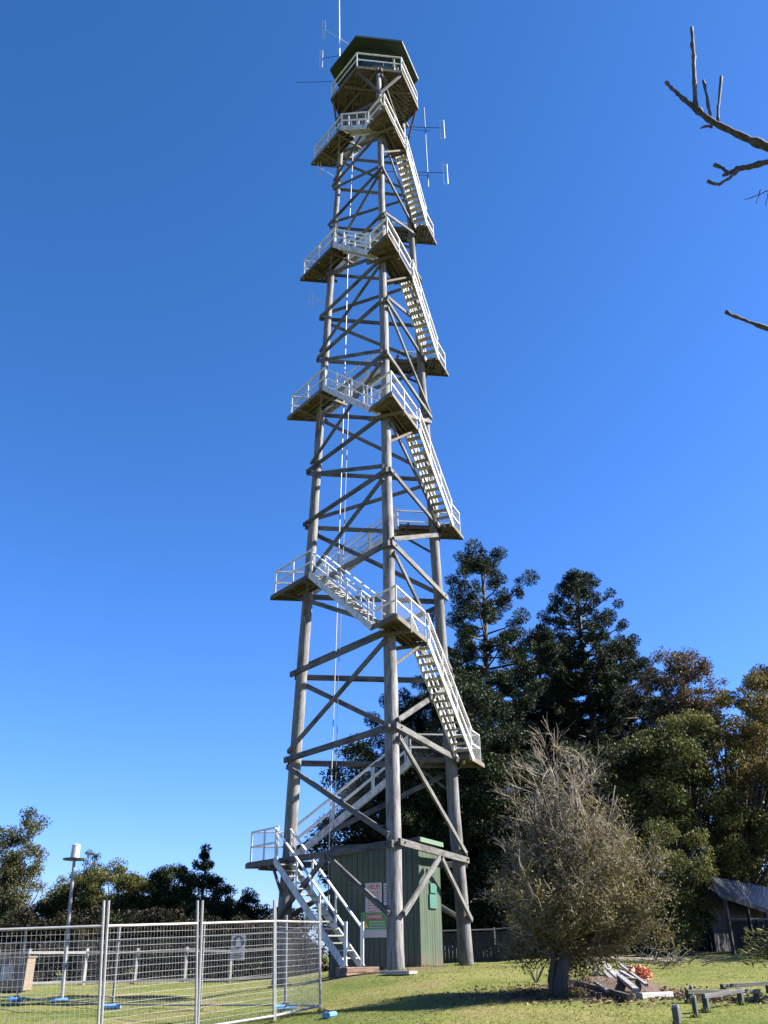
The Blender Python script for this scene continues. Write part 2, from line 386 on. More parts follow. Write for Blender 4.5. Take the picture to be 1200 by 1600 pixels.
l.new(c, b.inputs['Base Color']); b.inputs['Roughness'].default_value = 0.95; b.inputs['Specular IOR Level'].default_value = 0.1
bump(n, l, b, f2, 0.7, 0.05)
me.materials.append(m)
link('ground', me, kind='structure')

# grass blades, thinning with distance
def in_patch(x, y):
    a = np.hypot((x - TREE.x - 0.9) / 1.5, (y - TREE.y - 0.2) / 0.95) < 1
    b_ = np.hypot((x - PILE.x) / 1.5, (y - PILE.y) / 2.2) < 1
    return a | b_ | (np.hypot(x - 0, y - 30.2) < 3.2)
N = 130000
yy = 12.5 + 26 * rng.random(N) ** 1.7
xx = CAM.x + (rng.random(N) * 2 - 1) * 0.52 * yy
clump = np.sin(xx * 3.1 + np.sin(yy * 2.3)) * np.sin(yy * 2.7 + np.sin(xx * 1.9)) + rng.normal(size=N) * 0.5
keep = ~in_patch(xx, yy) & (clump > -0.75); xx, yy = xx[keep], yy[keep]
base = np.stack([xx, yy, ground(xx, yy) - 0.004], 1); nb = len(base)
ang = rng.random(nb) * 2 * math.pi; wd = rng.uniform(0.004, 0.009, nb) * (0.7 + yy / 20)
side = np.stack([np.cos(ang), np.sin(ang), np.zeros(nb)], 1) * wd[:, None]
hgt = rng.uniform(0.010, 0.030, nb)
tip = base + np.stack([rng.normal(size=nb) * 0.018, rng.normal(size=nb) * 0.018, hgt], 1)
link('grass', np_mesh('grass', np.stack([base - side, base + side, tip], 1).reshape(-1, 3), 3, M['grassblade']), kind='stuff')
# leaf litter under the twiggy tree and round the timber pile
NL = 5000
lx = TREE.x + 0.9 + rng.normal(size=NL) * 1.2; ly = TREE.y + 0.3 + rng.normal(size=NL) * 0.8
lc = np.stack([lx, ly, ground(lx, ly) + 0.012], 1)
link('leaf_litter', np_mesh('leaf_litter', leaves(lc, 0.07, 0.5, flatz=0.25), 4, M['litter']), kind='stuff')

# ------------------------------------------------------------------ the fire tower
PHI, R0, SL = 0.128819, 3.5150 - 0.043618 * 0.50176, 0.043618
ANG = {'F': -math.pi / 2 + PHI, 'R': math.pi / 6 + PHI, 'L': 5 * math.pi / 6 + PHI}
CEN = Vector((0, 30.0, 0))
NODE = [0, 3.30, 6.64, 9.74, 12.90, 15.84, 18.30, 21.15, 23.96, 26.25, 28.83, 31.74, 34.24, 36.36, 39.0]
def pole_pt(k, h):
    a = ANG[k]; r = R0 - SL * h
    return Vector((r * math.cos(a), 30 + r * math.sin(a), h))
def pole_r(h): return 0.235 - 0.003 * h
def odir(k): return Vector((math.cos(ANG[k]), math.sin(ANG[k]), 0))
FACES = [('F', 'L'), ('F', 'R'), ('L', 'R')]
def fnormal(a, b):
    k = [q for q in 'FRL' if q not in (a, b)][0]
    return -odir(k)
tower = thing('fire_tower', CEN, 'tall three legged weathered timber fire lookout tower with zigzag stairs and white railings', 'tower')

for k in 'FLR':
    pts, rs = [], []
    for i in range(28):
        h = -1.0 + i * (40.0 / 27)
        p = pole_pt(k, h) + Vector((rnd.uniform(-1, 1), rnd.uniform(-1, 1), 0)) * 0.018
        pts.append(p); rs.append(pole_r(h) * rnd.uniform(0.965, 1.035) * (1.12 if i == 0 else 1))
    obj('pole', MB().path(pts, rs, 16), M['pole'], tower, smooth=True)

zoff = {('F', 'L'): 0.0, ('F', 'R'): 0.05, ('L', 'R'): -0.07}
def face_pt(a, b, k, h, off=0.055, ext=0.0):
    nrm = fnormal(a, b); p = pole_pt(k, h)
    d = (pole_pt(k, h) - pole_pt(b if k == a else a, h)).normalized()
    return p + nrm * (pole_r(h) + off) + d * ext
def bolt(p, nrm, parent):
    obj('bolt', MB().tube(p, p + nrm * 0.05, 0.028, n=8), M['dark_metal'], parent)
for i in range(1, len(NODE)):
    for (a, b_) in FACES:
        h = NODE[i] - 0.13 + zoff[(a, b_)]
        sz = 0.20 if i < 5 else (0.17 if i < 10 else 0.14)
        e1, e2 = rnd.uniform(0.2, 0.42), rnd.uniform(0.2, 0.42)
        t_ = plank('ledger', face_pt(a, b_, a, h, ext=e1), face_pt(a, b_, b_, h, ext=e2), 0.09, sz, M['brace'], tower)
        if i < 6:
            for k in (a, b_): bolt(face_pt(a, b_, k, h, 0.10), fnormal(a, b_), t_)
for i in range(1, len(NODE) - 1):
    for (a, b_) in FACES:
        # the upper end changes leg from panel to panel, as on the tower
        hi = {('F', 'L'): 'L', ('F', 'R'): 'F', ('L', 'R'): 'R'}[(a, b_)] if i % 2 else {('F', 'L'): 'F', ('F', 'R'): 'R', ('L', 'R'): 'L'}[(a, b_)]
        lo = b_ if hi == a else a
        sz = 0.17 if i < 5 else (0.145 if i < 10 else 0.12)
        plank('brace', face_pt(a, b_, lo, NODE[i] + 0.12, 0.055, 0.12), face_pt(a, b_, hi, NODE[i + 1] - 0.38, 0.055, 0.10), 0.08, sz, M['brace'], tower, up=fnormal(a, b_).cross(Vector((0, 0, 1))))
        if i < 5:
            for k_, h_ in ((lo, NODE[i] + 0.12), (hi, NODE[i + 1] - 0.38)): obj('bolt', MB().tube(face_pt(a, b_, k_, h_, 0.09), face_pt(a, b_, k_, h_, 0.13), 0.026, n=8), M['dark_metal'], tower)
for (a, b_) in FACES:              # inverted V under the first ledgers
    mid = (face_pt(a, b_, a, NODE[1] - 0.2) + face_pt(a, b_, b_, NODE[1] - 0.2)) / 2
    for k in (a, b_):
        s_ = (face_pt(a, b_, k, 1.35, 0.055, 0.08))
        plank('brace', s_, mid + fnormal(a, b_) * 0.10 + (s_ - mid) * 0.03, 0.09, 0.16, M['brace'], tower, up=fnormal(a, b_).cross(Vector((0, 0, 1))))

# landings
INC = {'F': 'R', 'L': 'F', 'R': 'L'}; OUTG = {'F': 'L', 'L': 'R', 'R': 'F'}
OO, WID = 0.82, 0.60
POST = MB().beam((0, 0, 0), (0, 0, 1.0), 0.062, 0.062, (0, 1, 0)).mesh('rail_post', M['white'])
def rail_post(p, parent, hgt=1.0):
    return link('rail_post', POST, parent, Matrix.Translation(p) @ Matrix.Scale(hgt, 4, (0, 0, 1)))
def wire_net(mb, a, b_, hgt, sp=0.10, r=0.0022, z0=0.06):
    a = Vector(a); b_ = Vector(b_); L = (b_ - a).length; d = (b_ - a) / L; Z = Vector((0, 0, 1)); n_ = max(2, int(L / sp)); H = hgt
    for k in range(-int(H / sp) - 1, n_ + 1):
        for sgn in (1, -1):
            x0, x1 = k * sp, k * sp + H
            c0, c1 = max(0, x0), min(L, x1)
            if c1 <= c0: continue
            y0, y1 = (c0 - x0), (c1 - x0)
            if sgn < 0: y0, y1 = H - y0, H - y1
            mb.tube(a + d * c0 + Z * (y0 + z0), a + d * c1 + Z * (y1 + z0), r, n=3, cap=False)
def railing(p, q, parent, posts=(0, 1), hgt=1.0, net=True, name='railing', mid=True):
    p = Vector(p); q = Vector(q); Z = Vector((0, 0, 1))
    mb = MB().beam(p + Z * hgt, q + Z * hgt, 0.075, 0.045)
    if mid: mb.beam(p + Z * hgt * 0.52, q + Z * hgt * 0.52, 0.04, 0.06)
    r_ = obj(name, mb, M['white'], parent)
    for t in posts: rail_post(p.lerp(q, t) - Z * 0.1, r_, hgt + 0.12)
    if net:
        nb_ = MB(); wire_net(nb_, p, q, hgt * 0.92)
        obj('wire_netting', nb_, M['wire'], r_, kind='stuff')
    return r_
LAND = {}
def landing(k, h, AB=2.77, AC=1.35, net=True):
    X = pole_pt(k, h); o = odir(k)
    din = (pole_pt(INC[k], h) - X).normalized(); dout = (pole_pt(OUTG[k], h) - X).normalized()
    nin = fnormal(*[q for q in FACES if set(q) == {k, INC[k]}][0]); nout = fnormal(*[q for q in FACES if set(q) == {k, OUTG[k]}][0])
    A = X + o * 2 * OO; B = A + din * AB; Cc = A + dout * AC; W_ = WID + 0.22
    Z = Vector((0, 0, 1))
    fr = MB()
    fr.beam(A - Z * 0.09, B - Z * 0.09, 0.05, 0.15); fr.beam(A + din * 1.0 - nin * W_ - Z * 0.09, B - nin * W_ - Z * 0.09, 0.05, 0.15)
    fr.beam(A - Z * 0.092, Cc - Z * 0.092, 0.05, 0.15)
    fr.beam(A + din * 0.7 - nin * W_ * 0.5 - Z * 0.1, B - nin * W_ * 0.5 - Z * 0.1, 0.05, 0.13)
    fr.beam(B - nin * 0.02 - Z * 0.095, B - nin * (W_ - 0.02) - Z * 0.095, 0.05, 0.14)
    for t in (1.05, AB - 0.25):
        fr.beam(A + din * t + nin * 0.08 - Z * 0.23, A + din * t - nin * (W_ + 0.55) - Z * 0.23, 0.09, 0.12)
    s_ = A + din * (AB - 0.3) - nin * 0.15 - Z * 0.25
    fr.beam(s_, X + nin * 0.15 + Vector((0, 0, -1.15)), 0.07, 0.09)
    L = obj('landing', fr, M['deck'], tower)
    bw = 0.165; t = 0.03; tan60 = math.tan(math.pi / 3)
    while t < AB:
        t1 = min(t + bw - 0.012, AB)
        d0, d1 = min(t * tan60, W_), min(t1 * tan60, W_)
        poly = [A + din * t, A + din * t1, A + din * t1 - nin * d1, A + din * t - nin * d0]
        j = rnd.uniform(-0.004, 0.004)
        pl = [(q.x, q.y) for q in poly]
        if (Vector((*pl[1], 0)) - Vector((*pl[0], 0))).cross(Vector((*pl[2], 0)) - Vector((*pl[0], 0))).z < 0: pl = pl[::-1]
        obj('deck_board', MB().prism(pl, h - 0.012 + j, h + 0.025 + j), M['deck'], L)
        t += bw
    t = W_ / 0.866 + 0.02
    while t < AC:
        t1 = min(t + bw - 0.012, AC)
        q0, q1 = min((0.866 * t - W_) / 0.5, W_), min((0.866 * t1 - W_) / 0.5, W_)
        poly = [A + dout * t, A + dout * t1, A + dout * t1 - nout * q1, A + dout * t - nout * max(q0, 0.01)]
        pl = [(q.x, q.y) for q in poly]
        if (Vector((*pl[1], 0)) - Vector((*pl[0], 0))).cross(Vector((*pl[2], 0)) - Vector((*pl[0], 0))).z < 0: pl = pl[::-1]
        obj('deck_board', MB().prism(pl, h - 0.012, h + 0.025), M['deck'], L)
        t += bw
    Ar = A - o * 0.18
    railing(B - nin * 0.09, Ar, tower, posts=(0, 0.5, 1), net=net)
    railing(Ar, Cc - nout * 0.09, tower, posts=(1,), net=net)
    LAND[(k, round(h, 2))] = (A, B, Cc, din, dout, nin, nout)
    return A, B, Cc, din, dout, nin, nout

TREAD = MB().beam((0, 0, -0.27), (0, 0, 0.27), 0.22, 0.04, (0, 1, 0)).mesh('stair_tread', M['tread'])
def flight(p, q, side, rails=('outer', 'inner'), net=True, posts=(0.04, 0.36, 0.68, 0.96), mid=True):
    # p, q: outer edge at the foot and at the head; side: unit vector from the outer stringer to the inner one
    p = Vector(p); q = Vector(q); side = Vector(side); Z = Vector((0, 0, 1)); wd = 0.58
    run = Vector((q.x - p.x, q.y - p.y, 0)); rise = q.z - p.z; d = (q - p).normalized()
    mb = MB()
    for s in (0, 1): mb.beam(p + side * (s * wd) - d * 0.06 - Z * 0.04, q + side * (s * wd) + d * 0.02 - Z * 0.04, 0.05, 0.22)
    stt = obj('stair', mb, M['stringer'], tower)
    nst = max(3, int(round(rise / 0.19)))
    for i in range(1, nst):
        cpt = p.lerp(q, i / nst) + side * (wd / 2)
        sd = side; rd = run.normalized(); up = Z
        m_ = Matrix(((rd.x, up.x, sd.x, cpt.x), (rd.y, up.y, sd.y, cpt.y), (rd.z, up.z, sd.z, cpt.z), (0, 0, 0, 1)))
        link('stair_tread', TREAD, stt, m_)
    for s in rails:
        o_ = side * (0.0 if s == 'outer' else wd)
        railing(p + o_, q + o_, tower, posts=posts, hgt=0.95, net=net and s == 'outer', name='handrail', mid=mid)
    return stt

SEQ = ['L', 'R', 'F'] * 5
prev = None
for i in range(1, 14):
    k = SEQ[i - 1]; h = NODE[i] + (0.0 if i > 1 else -0.12)
    cur = landing(k, h, AB=1.9 if i == 1 else 2.77 - 0.03 * max(0, i - 9), net=True)
    if prev is not None:
        A, B, Cc, din, dout, nin, nout = cur
        flight(prev[2] + Vector((0, 0, 0.0)), B, -nin)
    prev = cur
# last climb to the cabin hatch
hd = pole_pt('R', NODE[14]); 
top_foot = prev[2]
d_ = prev[4]
flight(top_foot, top_foot + d_ * 2.0 + Vector((0, 0, NODE[14] - NODE[13] - 0.1)), -prev[6], rails=('outer',))
# bottom stair from the lawn to the first landing
A, B, Cc, din, dout, nin, nout = LAND[('L', round(NODE[1] - 0.12, 2))]
foot = None
for i in range(400):               # the foot of the stair, on the line of the first landing's edge
    p = B + din * (i * 0.02)
    d = p - CAM; sx = 600 + F_PX * d.dot(RT) / d.dot(FWD)
    foot = p
    if sx > 541: break
foot = Vector((foot.x, foot.y, G(foot.x, foot.y) + 0.22))
stt = flight(foot, B, -nin, posts=(0.0, 0.33, 0.66, 0.99), net=False, mid=False)
for s_ in (0, 1):
    link('newel_post', MB().beam((0, 0, -0.2), (0, 0, 1.12), 0.1, 0.1, (0, 1, 0)).mesh('newel_post', M['white']), stt, Matrix.Translation(foot - nin * (0.58 * s_)))
FOOT = foot; FDIR = din; FN = nin

# struts under the cabin
for k in 'FLR':
    for sg in (-1, 1):
        a_ = ANG[k] + sg * R(30); cnr = Vector((2.1 * math.cos(a_), 30 + 2.1 * math.sin(a_), 38.85))
        plank('cabin_strut', pole_pt(k, 37.2) + odir(k) * 0.12, cnr, 0.08, 0.12, M['brace'], tower)
# ---- cabin
HD, RD, HR, RR = 39.11, 2.226, 41.2, 2.27
def hexp(r, i, z): 
    a = R(-120 + 60 * i) + PHI
    return Vector((r * math.cos(a), 30 + r * math.sin(a), z))
jm = MB()
for i in range(6):
    p, q = hexp(RD, i, HD - 0.11), hexp(RD, i + 1, HD - 0.11)
    jm.beam(p, q, 0.06, 0.18)
for j in range(-5, 6):             # joists, running away from the front edge
    x = j * 0.37
    hw = math.sqrt(3) / 2 * RD if abs(x) < RD / 2 else math.sqrt(3) * (RD - abs(x))
    if hw < 0.15: continue
    e = Vector((math.cos(PHI), math.sin(PHI), 0)); f_ = Vector((-math.sin(PHI), math.cos(PHI), 0))
    c0 = Vector((0, 30, HD - 0.12)) + e * x
    jm.beam(c0 - f_ * (hw - 0.04), c0 + f_ * (hw - 0.04), 0.06, 0.15)
for sg in (-1, 1):
    c0 = Vector((0, 30, HD - 0.26)) + f_ * (0.9 * sg)
    jm.beam(c0 - e * 1.65, c0 + e * 1.65, 0.1, 0.14)
cab = obj('cabin_floor', jm, M['deck'], tower)
bw = 0.2; v_ = -math.sqrt(3) / 2 * RD + 0.01
while v_ < math.sqrt(3) / 2 * RD:
    v1 = min(v_ + bw - 0.012, math.sqrt(3) / 2 * RD)
    hwf = lambda vv: RD - abs(vv) / math.sqrt(3)
    poly = []
    for u_, vv in ((-hwf(v_), v_), (hwf(v_), v_), (hwf(v1), v1), (-hwf(v1), v1)):
        pt = Vector((0, 30, 0)) + e * u_ + f_ * vv; poly.append((pt.x, pt.y))
    obj('deck_board', MB().prism(poly, HD - 0.03, HD + 0.01), M['deck'], cab)
    v_ += bw
# thin pale battens crossing diagonally under the right part of the floor
lm = MB()
for k in range(14):
    for sg in (1, -1):
        u0 = 0.55 + 0.12 * k
        p = Vector((0, 30, HD - 0.22 - 0.012 * (sg + 1))) + e * (0.6 + 0.0 * k) + f_ * (-1.6 + 0.25 * k)
        q = p + (e * 1.15 + f_ * (0.9 * sg))
        ok = True
        for pt in (p, q):
            rel = pt - Vector((0, 30, 0)); u_, vv = rel.dot(e), rel.dot(f_)
            if abs(vv) > 1.85 or abs(u_) > RD - abs(vv) / math.sqrt(3): ok = False
        if ok: lm.beam(p, q, 0.03, 0.012)
obj('lattice', lm, M['greypost'], tower, kind='stuff')
RC = 1.62
for i in range(6):
    p, q = hexp(RC, i, HD), hexp(RC, i + 1, HD); Z = Vector((0, 0, 1))
    d = (q - p).normalized(); nn = Vector((d.y, -d.x, 0))
    wobj = obj('cabin_wall', MB().beam(p + Z * 0.47, q + Z * 0.47, 0.06, 0.92), M['cabin'], tower)
    obj('wall_header', MB().beam(p + Z * 1.98, q + Z * 1.98, 0.06, 0.28), M['cabin'], wobj)
    wf = MB()
    for t in (0.03, 0.34, 0.66, 0.97): wf.beam(p.lerp(q, t) + Z * 0.93, p.lerp(q, t) + Z * 1.84, 0.05, 0.05, (d.x, d.y, 0))
    fr = obj('window', wf, M['cabin'], tower)
    obj('pane', MB().beam(p.lerp(q, 0.03) + Z * 1.385, p.lerp(q, 0.97) + Z * 1.385, 0.012, 0.91), M['glass'], fr)
    pr, qr = hexp(RD - 0.03, i, HD), hexp(RD - 0.03, i + 1, HD)
    railing(pr, qr, tower, posts=(0,), hgt=1.0, net=i in (1, 2, 3))
rf = MB()
apex = Vector((0, 30, HR + 0.55))
ring0 = [hexp(RR, i, HR) for i in range(6)]; ring1 = [hexp(RR, i, HR + 0.09) for i in range(6)]
rf.add(ring0 + ring1 + [apex], [(5, 4, 3, 2, 1, 0)] + [(i, (i + 1) % 6, 6 + (i + 1) % 6, 6 + i) for i in range(6)] + [(6 + i, 6 + (i + 1) % 6, 12) for i in range(6)])
roof = obj('cabin_roof', rf, M['cabin'], tower)
for i in range(6):
    p, q = hexp(RR + 0.035, i, HR + 0.05), hexp(RR + 0.035, i + 1, HR + 0.05)
    obj('fascia', MB().beam(p, q, 0.04, 0.13), M['cabin'] if i not in (1, 2) else M['greypost'], roof)

# cables hanging down inside the tower
def cable(name, pts, r, mat, label, cat='cable'):
    return obj(name, MB().path(pts, [r] * len(pts), 6), mat, None, label=label, cat=cat)
cable('white_conduit', [at(553, 205, 30.3), at(547, 330, 30.35), at(543, 430, 30.4), at(540, 540, 30.4), at(536.5, 650, 30.45), at(531, 810, 30.5), at(526.5, 960, 30.55), at(520, 1150, 30.6), at(514, 1330, 30.65), at(512, 1480, 30.7)], 0.02, M['cable'], 'long white conduit hanging down inside the tower from cabin to shed')
cable('black_cable', [at(546, 600, 30.9), at(540, 760, 30.9), at(535, 900, 30.9), at(531, 1000, 30.9), at(528.5, 1060, 30.9), at(526, 1180, 30.9), at(520, 1320, 30.9)], 0.013, M['dark_metal'], 'thin dark cable hanging beside the white conduit inside the tower')

# ---- green hut between the legs
ha = R(25)
CORN = gy(657, 28.75); CORN.z = 0
ux = Vector((-math.cos(ha), math.sin(ha), 0)); uy = Vector((math.sin(ha), math.cos(ha), 0))   # along the front to the left; along the side to the back
LX, LY, HH, HL = 3.05, 1.75, 3.52, 3.2
hut = thing('green_hut', CORN, 'green painted board hut standing between the legs under the tower', 'hut')
def wall_boards(o0, dx, L, H0, H1, nrm, mat, step=0.19):
    wb = obj('wall', MB().beam(o0 + dx * 0.0 - nrm * 0.03 + Vector((0, 0, (H0 - 0.6) / 2)), o0 + dx * L - nrm * 0.03 + Vector((0, 0, (H0 - 0.6) / 2)), 0.03, H0 + 0.6, ch=0.02), M['cabin'], hut)
    t = 0.0
    while t < L - 0.02:
        t1 = min(t + step - 0.012, L); z0 = -0.6; z1 = H0 + (H1 - H0) * t / L
        j = rnd.uniform(0, 0.008)
        a = o0 + dx * (t + t1) / 2 - nrm * 0.0
        plank('board', a + nrm * j + Vector((0, 0, z0)), a + nrm * j + Vector((0, 0, round(z1, 1))), round(t1 - t, 2), 0.024, mat, wb, up=nrm)
        t += step
wall_boards(CORN, ux, LX, HH, HL, (ux.cross(Vector((0, 0, 1)))).normalized() * (1 if ux.cross(Vector((0, 0, 1))).y < 0 else -1), M['hut'])
sn = Vector((uy.y, -uy.x, 0))
wall_boards(CORN, uy, LY, HH, HH, sn, M['hut'])
wall_boards(CORN + ux * LX, uy, LY, HL, HL, -sn, M['hut'])
wall_boards(CORN + uy * LY, ux, LX, HH, HL, uy, M['hut'])
FNRM = -uy
rp = [CORN + sn * 0.1 - uy * 0.08 + Vector((0, 0, HH + 0.02)), CORN + sn * 0.1 + uy * (LY + 0.08) + Vector((0, 0, HH + 0.02)), CORN + ux * (LX + 0.1) + uy * (LY + 0.08) + Vector((0, 0, HL + 0.01)), CORN + ux * (LX + 0.1) - uy * 0.08 + Vector((0, 0, HL + 0.01))]
obj('hut_roof', MB().add(rp + [q + Vector((0, 0, 0.05)) for q in rp], [(0, 1, 2, 3), (7, 6, 5, 4)] + [(k, 4 + k, 4 + (k + 1) % 4, (k + 1) % 4) for k in range(4)]), M['iron'], hut)
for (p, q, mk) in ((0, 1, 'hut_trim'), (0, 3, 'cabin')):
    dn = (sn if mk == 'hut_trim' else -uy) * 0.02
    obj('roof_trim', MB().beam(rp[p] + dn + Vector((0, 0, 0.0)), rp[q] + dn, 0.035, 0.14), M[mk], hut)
obj('corner_trim', MB().beam(CORN + (sn - uy) * 0.012 + Vector((0, 0, -0.5)), CORN + (sn - uy) * 0.012 + Vector((0, 0, HH - 0.09)), 0.07, 0.07, (uy.x, uy.y, 0)), M['hut'], hut)

# signs on the hut
def on_plane(px, py, p0, nrm):
    d = ray(px, py); t = (p0 - CAM).dot(nrm) / d.dot(nrm); return CAM + d * t
def text(body, size, centre, xdir, nrm, mat, parent, name='lettering', align='CENTER'):
    cu = bpy.data.curves.new(name, 'FONT'); cu.body = body; cu.size = size; cu.extrude = 0.001; cu.offset = 0.004; cu.align_x = align; cu.align_y = 'CENTER'
    cu.materials.append(mat)
    z = nrm; x = xdir.normalized(); y = z.cross(x)
    m_ = Matrix(((x.x, y.x, z.x, centre.x), (x.y, y.y, z.y, centre.y), (x.z, y.z, z.z, centre.z), (0, 0, 0, 1)))
    tmp = bpy.data.objects.new('tmp', cu); C.objects.link(tmp); bpy.context.view_layer.update()
    me_ = bpy.data.meshes.new_from_object(tmp.evaluated_get(bpy.context.evaluated_depsgraph_get()))
    bpy.data.objects.remove(tmp)
    return link(name, me_, parent, m_)
def panel(name, c, xd, nrm, w_, h_, t_, mat, parent, **kw):
    z = Vector((0, 0, 1))
    return obj(name, MB().beam(c - xd * w_ / 2, c + xd * w_ / 2, t_, h_, ch=0.03), mat, parent, **kw)
fx = -ux                           # left to right on the front wall
P0 = CORN + FNRM * 0.045
c0 = on_plane(584, 1402.5, P0, FNRM)
s1 = thing('help_sign', c0, 'white HELP sign with red heading and rows of text on the green hut wall', 'sign')
panel('board', c0, fx, FNRM, 0.56, 0.84, 0.02, M['signwhite'], s1)
text('HELP!', 0.17, c0 + FNRM * 0.013 + Vector((0, 0, 0.30)), fx, FNRM, M['signred'], s1)
tm = MB()
for r_i in range(8):
    x = -0.2
    while x < 0.18:
        wl_ = rnd.uniform(0.04, 0.1)
        p = c0 + FNRM * 0.012 + fx * x + Vector((0, 0, 0.15 - r_i * 0.075))
        tm.beam(p, p + fx * min(wl_, 0.2 - x), 0.004, 0.028); x += wl_ + 0.025
obj('small_text', tm, M['signred'], s1, kind='stuff')
c1 = on_plane(602.5, 1397, P0, FNRM)
s2 = thing('notice_sign', c1, 'narrow white notice half hidden by the front leg beside the HELP sign', 'sign')
panel('board', c1, fx, FNRM, 0.12, 0.62, 0.02, M['signwhite'], s2)
tm = MB()
for r_i in range(7):
    p = c1 + FNRM * 0.012 - fx * 0.04 + Vector((0, 0, 0.22 - r_i * 0.07)); tm.beam(p, p + fx * 0.08, 0.004, 0.02)
obj('small_text', tm, M['ink'], s2, kind='stuff')
c2 = on_plane(584, 1445, P0, FNRM)
s3 = thing('danger_sign', c2, 'green and white DANGER sign with red oval and yellow triangle under the HELP sign', 'sign')
panel('board', c2, fx, FNRM, 0.86, 0.70, 0.02, M['signwhite'], s3)
panel('green_field', c2 + FNRM * 0.012 + Vector((0, 0, 0.11)), fx, FNRM, 0.86, 0.48, 0.006, M['signgreen'], s3)
ov = MB(); no = 24
ring = [c2 + FNRM * 0.019 + fx * (0.02 + 0.33 * math.cos(2 * math.pi * k / no)) + Vector((0, 0, 0.22 + 0.085 * math.sin(2 * math.pi * k / no))) for k in range(no)]
ov.add(ring, [tuple(range(no))]); obj('red_oval', ov, M['signred'], s3)
text('DANGER', 0.13, c2 + FNRM * 0.023 + fx * 0.02 + Vector((0, 0, 0.22)), fx, FNRM, M['signwhite'], s3)
tv = c2 + FNRM * 0.02 - fx * 0.29 + Vector((0, 0, 0.02))
obj('yellow_triangle', MB().add([tv - fx * 0.11 - Vector((0, 0, 0.1)), tv + fx * 0.11 - Vector((0, 0, 0.1)), tv + Vector((0, 0, 0.11))], [(0, 1, 2)]), M['signyellow'], s3)
obj('warning_mark', MB().beam(tv + FNRM * 0.004 - Vector((0, 0, 0.06)), tv + FNRM * 0.004 + Vector((0, 0, 0.05)), 0.03, 0.006), M['ink'], s3)
tm = MB()
for r_i in range(3):
    x = -0.14
    while x < 0.36:
        wl_ = rnd.uniform(0.05, 0.12); p = c2 + FNRM * 0.018 + fx * x + Vector((0, 0, 0.08 - r_i * 0.075)); tm.beam(p, p + fx * min(wl_, 0.38 - x), 0.004, 0.03); x += wl_ + 0.02
obj('small_text', tm, M['signwhite'], s3, kind='stuff')
P1 = CORN + sn * 0.05
for (px, py, w_, h_, lab) in ((676.5, 1388, 0.52, 0.28, 'small teal green plaque, the upper one on the sunlit side of the hut'), (676.5, 1408.5, 0.60, 0.40, 'larger teal green plaque with rows of text, lower one on the sunlit hut side')):
    cc = on_plane(px, py, P1, sn)
    pq = thing('plaque', cc, lab, 'plaque')
    panel('board', cc, uy, sn, w_, h_, 0.05, M['plaque'], pq)
    tm = MB()
    for r_i in range(3 if h_ < 0.3 else 5):
        x = -w_ * 0.38
        while x < w_ * 0.33:
            wl_ = rnd.uniform(0.04, 0.1); p = cc + sn * 0.028 + uy * x + Vector((0, 0, h_ * 0.32 - r_i * 0.075)); tm.beam(p, p + uy * min(wl_, w_ * 0.4 - x), 0.004, 0.02); x += wl_ + 0.02
    obj('small_text', tm, M['hut_trim'], pq, kind='stuff')

# timber step under the stair, plank by the front leg
sd_ = -FN
stp = thing('timber_step', FOOT - Vector((0, 0, 0.22)), 'red brown sleeper step under the foot of the white stairs', 'step')
for j in range(2):
    for z in range(2):
        p = FOOT + FDIR * (0.02 + 0.24 * j) + sd_ * -0.25 + Vector((0, 0, -0.10 - 0.15 * z)); plank('sleeper', p, p + sd_ * 1.15, 0.23, 0.145, M['sleeper'], stp)
pF = pole_pt('F', 0); pl0 = gp(600, 1523); pl1 = gp(646, 1523)
plank('plank', pl0 + Vector((0, 0, 0.05)), pl1 + Vector((0, 0, 0.05)), 0.25, 0.07, M['tread'], None, label='pale plank lying on the ground at the foot of the front leg', cat='plank')

# ------------------------------------------------------------------ antennas
def tube_obj(name, segs, mat, parent, r=0.02):
    mb = MB()
    for p, q in segs: mb.tube(p, q, r, n=6)
    return obj(name, mb, mat, parent)
def dipole(c, parent, hgt=1.1, gap=0.14, xd=Vector((1, 0, 0))):
    Z = Vector((0, 0, 1)); a = c - xd * gap / 2; b_ = c + xd * gap / 2
    tube_obj('dipole', [(a - Z * hgt / 2, a + Z * hgt / 2), (b_ - Z * hgt / 2, b_ + Z * hgt / 2), (a + Z * hgt / 2, b_ + Z * hgt / 2), (a - Z * hgt / 2, b_ - Z * hgt / 2)], M['alu'], parent, 0.017)
YM = 31.2
mb_, mt_ = at(531, 130, YM), at(529.5, -60, YM)
ms = thing('roof_mast', mb_, 'tall thin white whip mast rising beside the cabin roof past the picture top', 'antenna')
tube_obj('mast', [(mb_, mt_)], M['alu'], ms, 0.035)
a1 = thing('dipole_antenna', at(531, 62, YM), 'upper pair of white dipole loops on an arm left of the roof mast', 'antenna', 'dipole antennas on the tower')
tube_obj('arm', [(at(545, 69, YM), at(508, 46, YM))], M['alu'], a1, 0.018); dipole(at(506, 46, YM), a1, 1.5)
a2 = thing('dipole_antenna', at(531, 88, YM), 'lower pair of white dipole loops on an arm left of the cabin roof', 'antenna', 'dipole antennas on the tower')
tube_obj('arm', [(at(531, 87, YM), at(503, 91, YM))], M['dark_metal'], a2, 0.018); dipole(at(502, 92, YM), a2, 1.4)
a3 = thing('whip_antenna', at(524, 127, YM), 'thin horizontal whip sticking out left below the cabin balcony', 'antenna')
tube_obj('whip', [(at(527, 127, YM), at(462, 129, YM))], M['dark_metal'], a3, 0.014)
YR = 31.0
a4 = thing('side_mast_antenna', at(668, 230, YR), 'slim mast with two pairs of dipoles right of the upper stairs', 'antenna')
tube_obj('mast', [(at(662.5, 168, YR), at(669.5, 292, YR))], M['iron'], a4, 0.022)
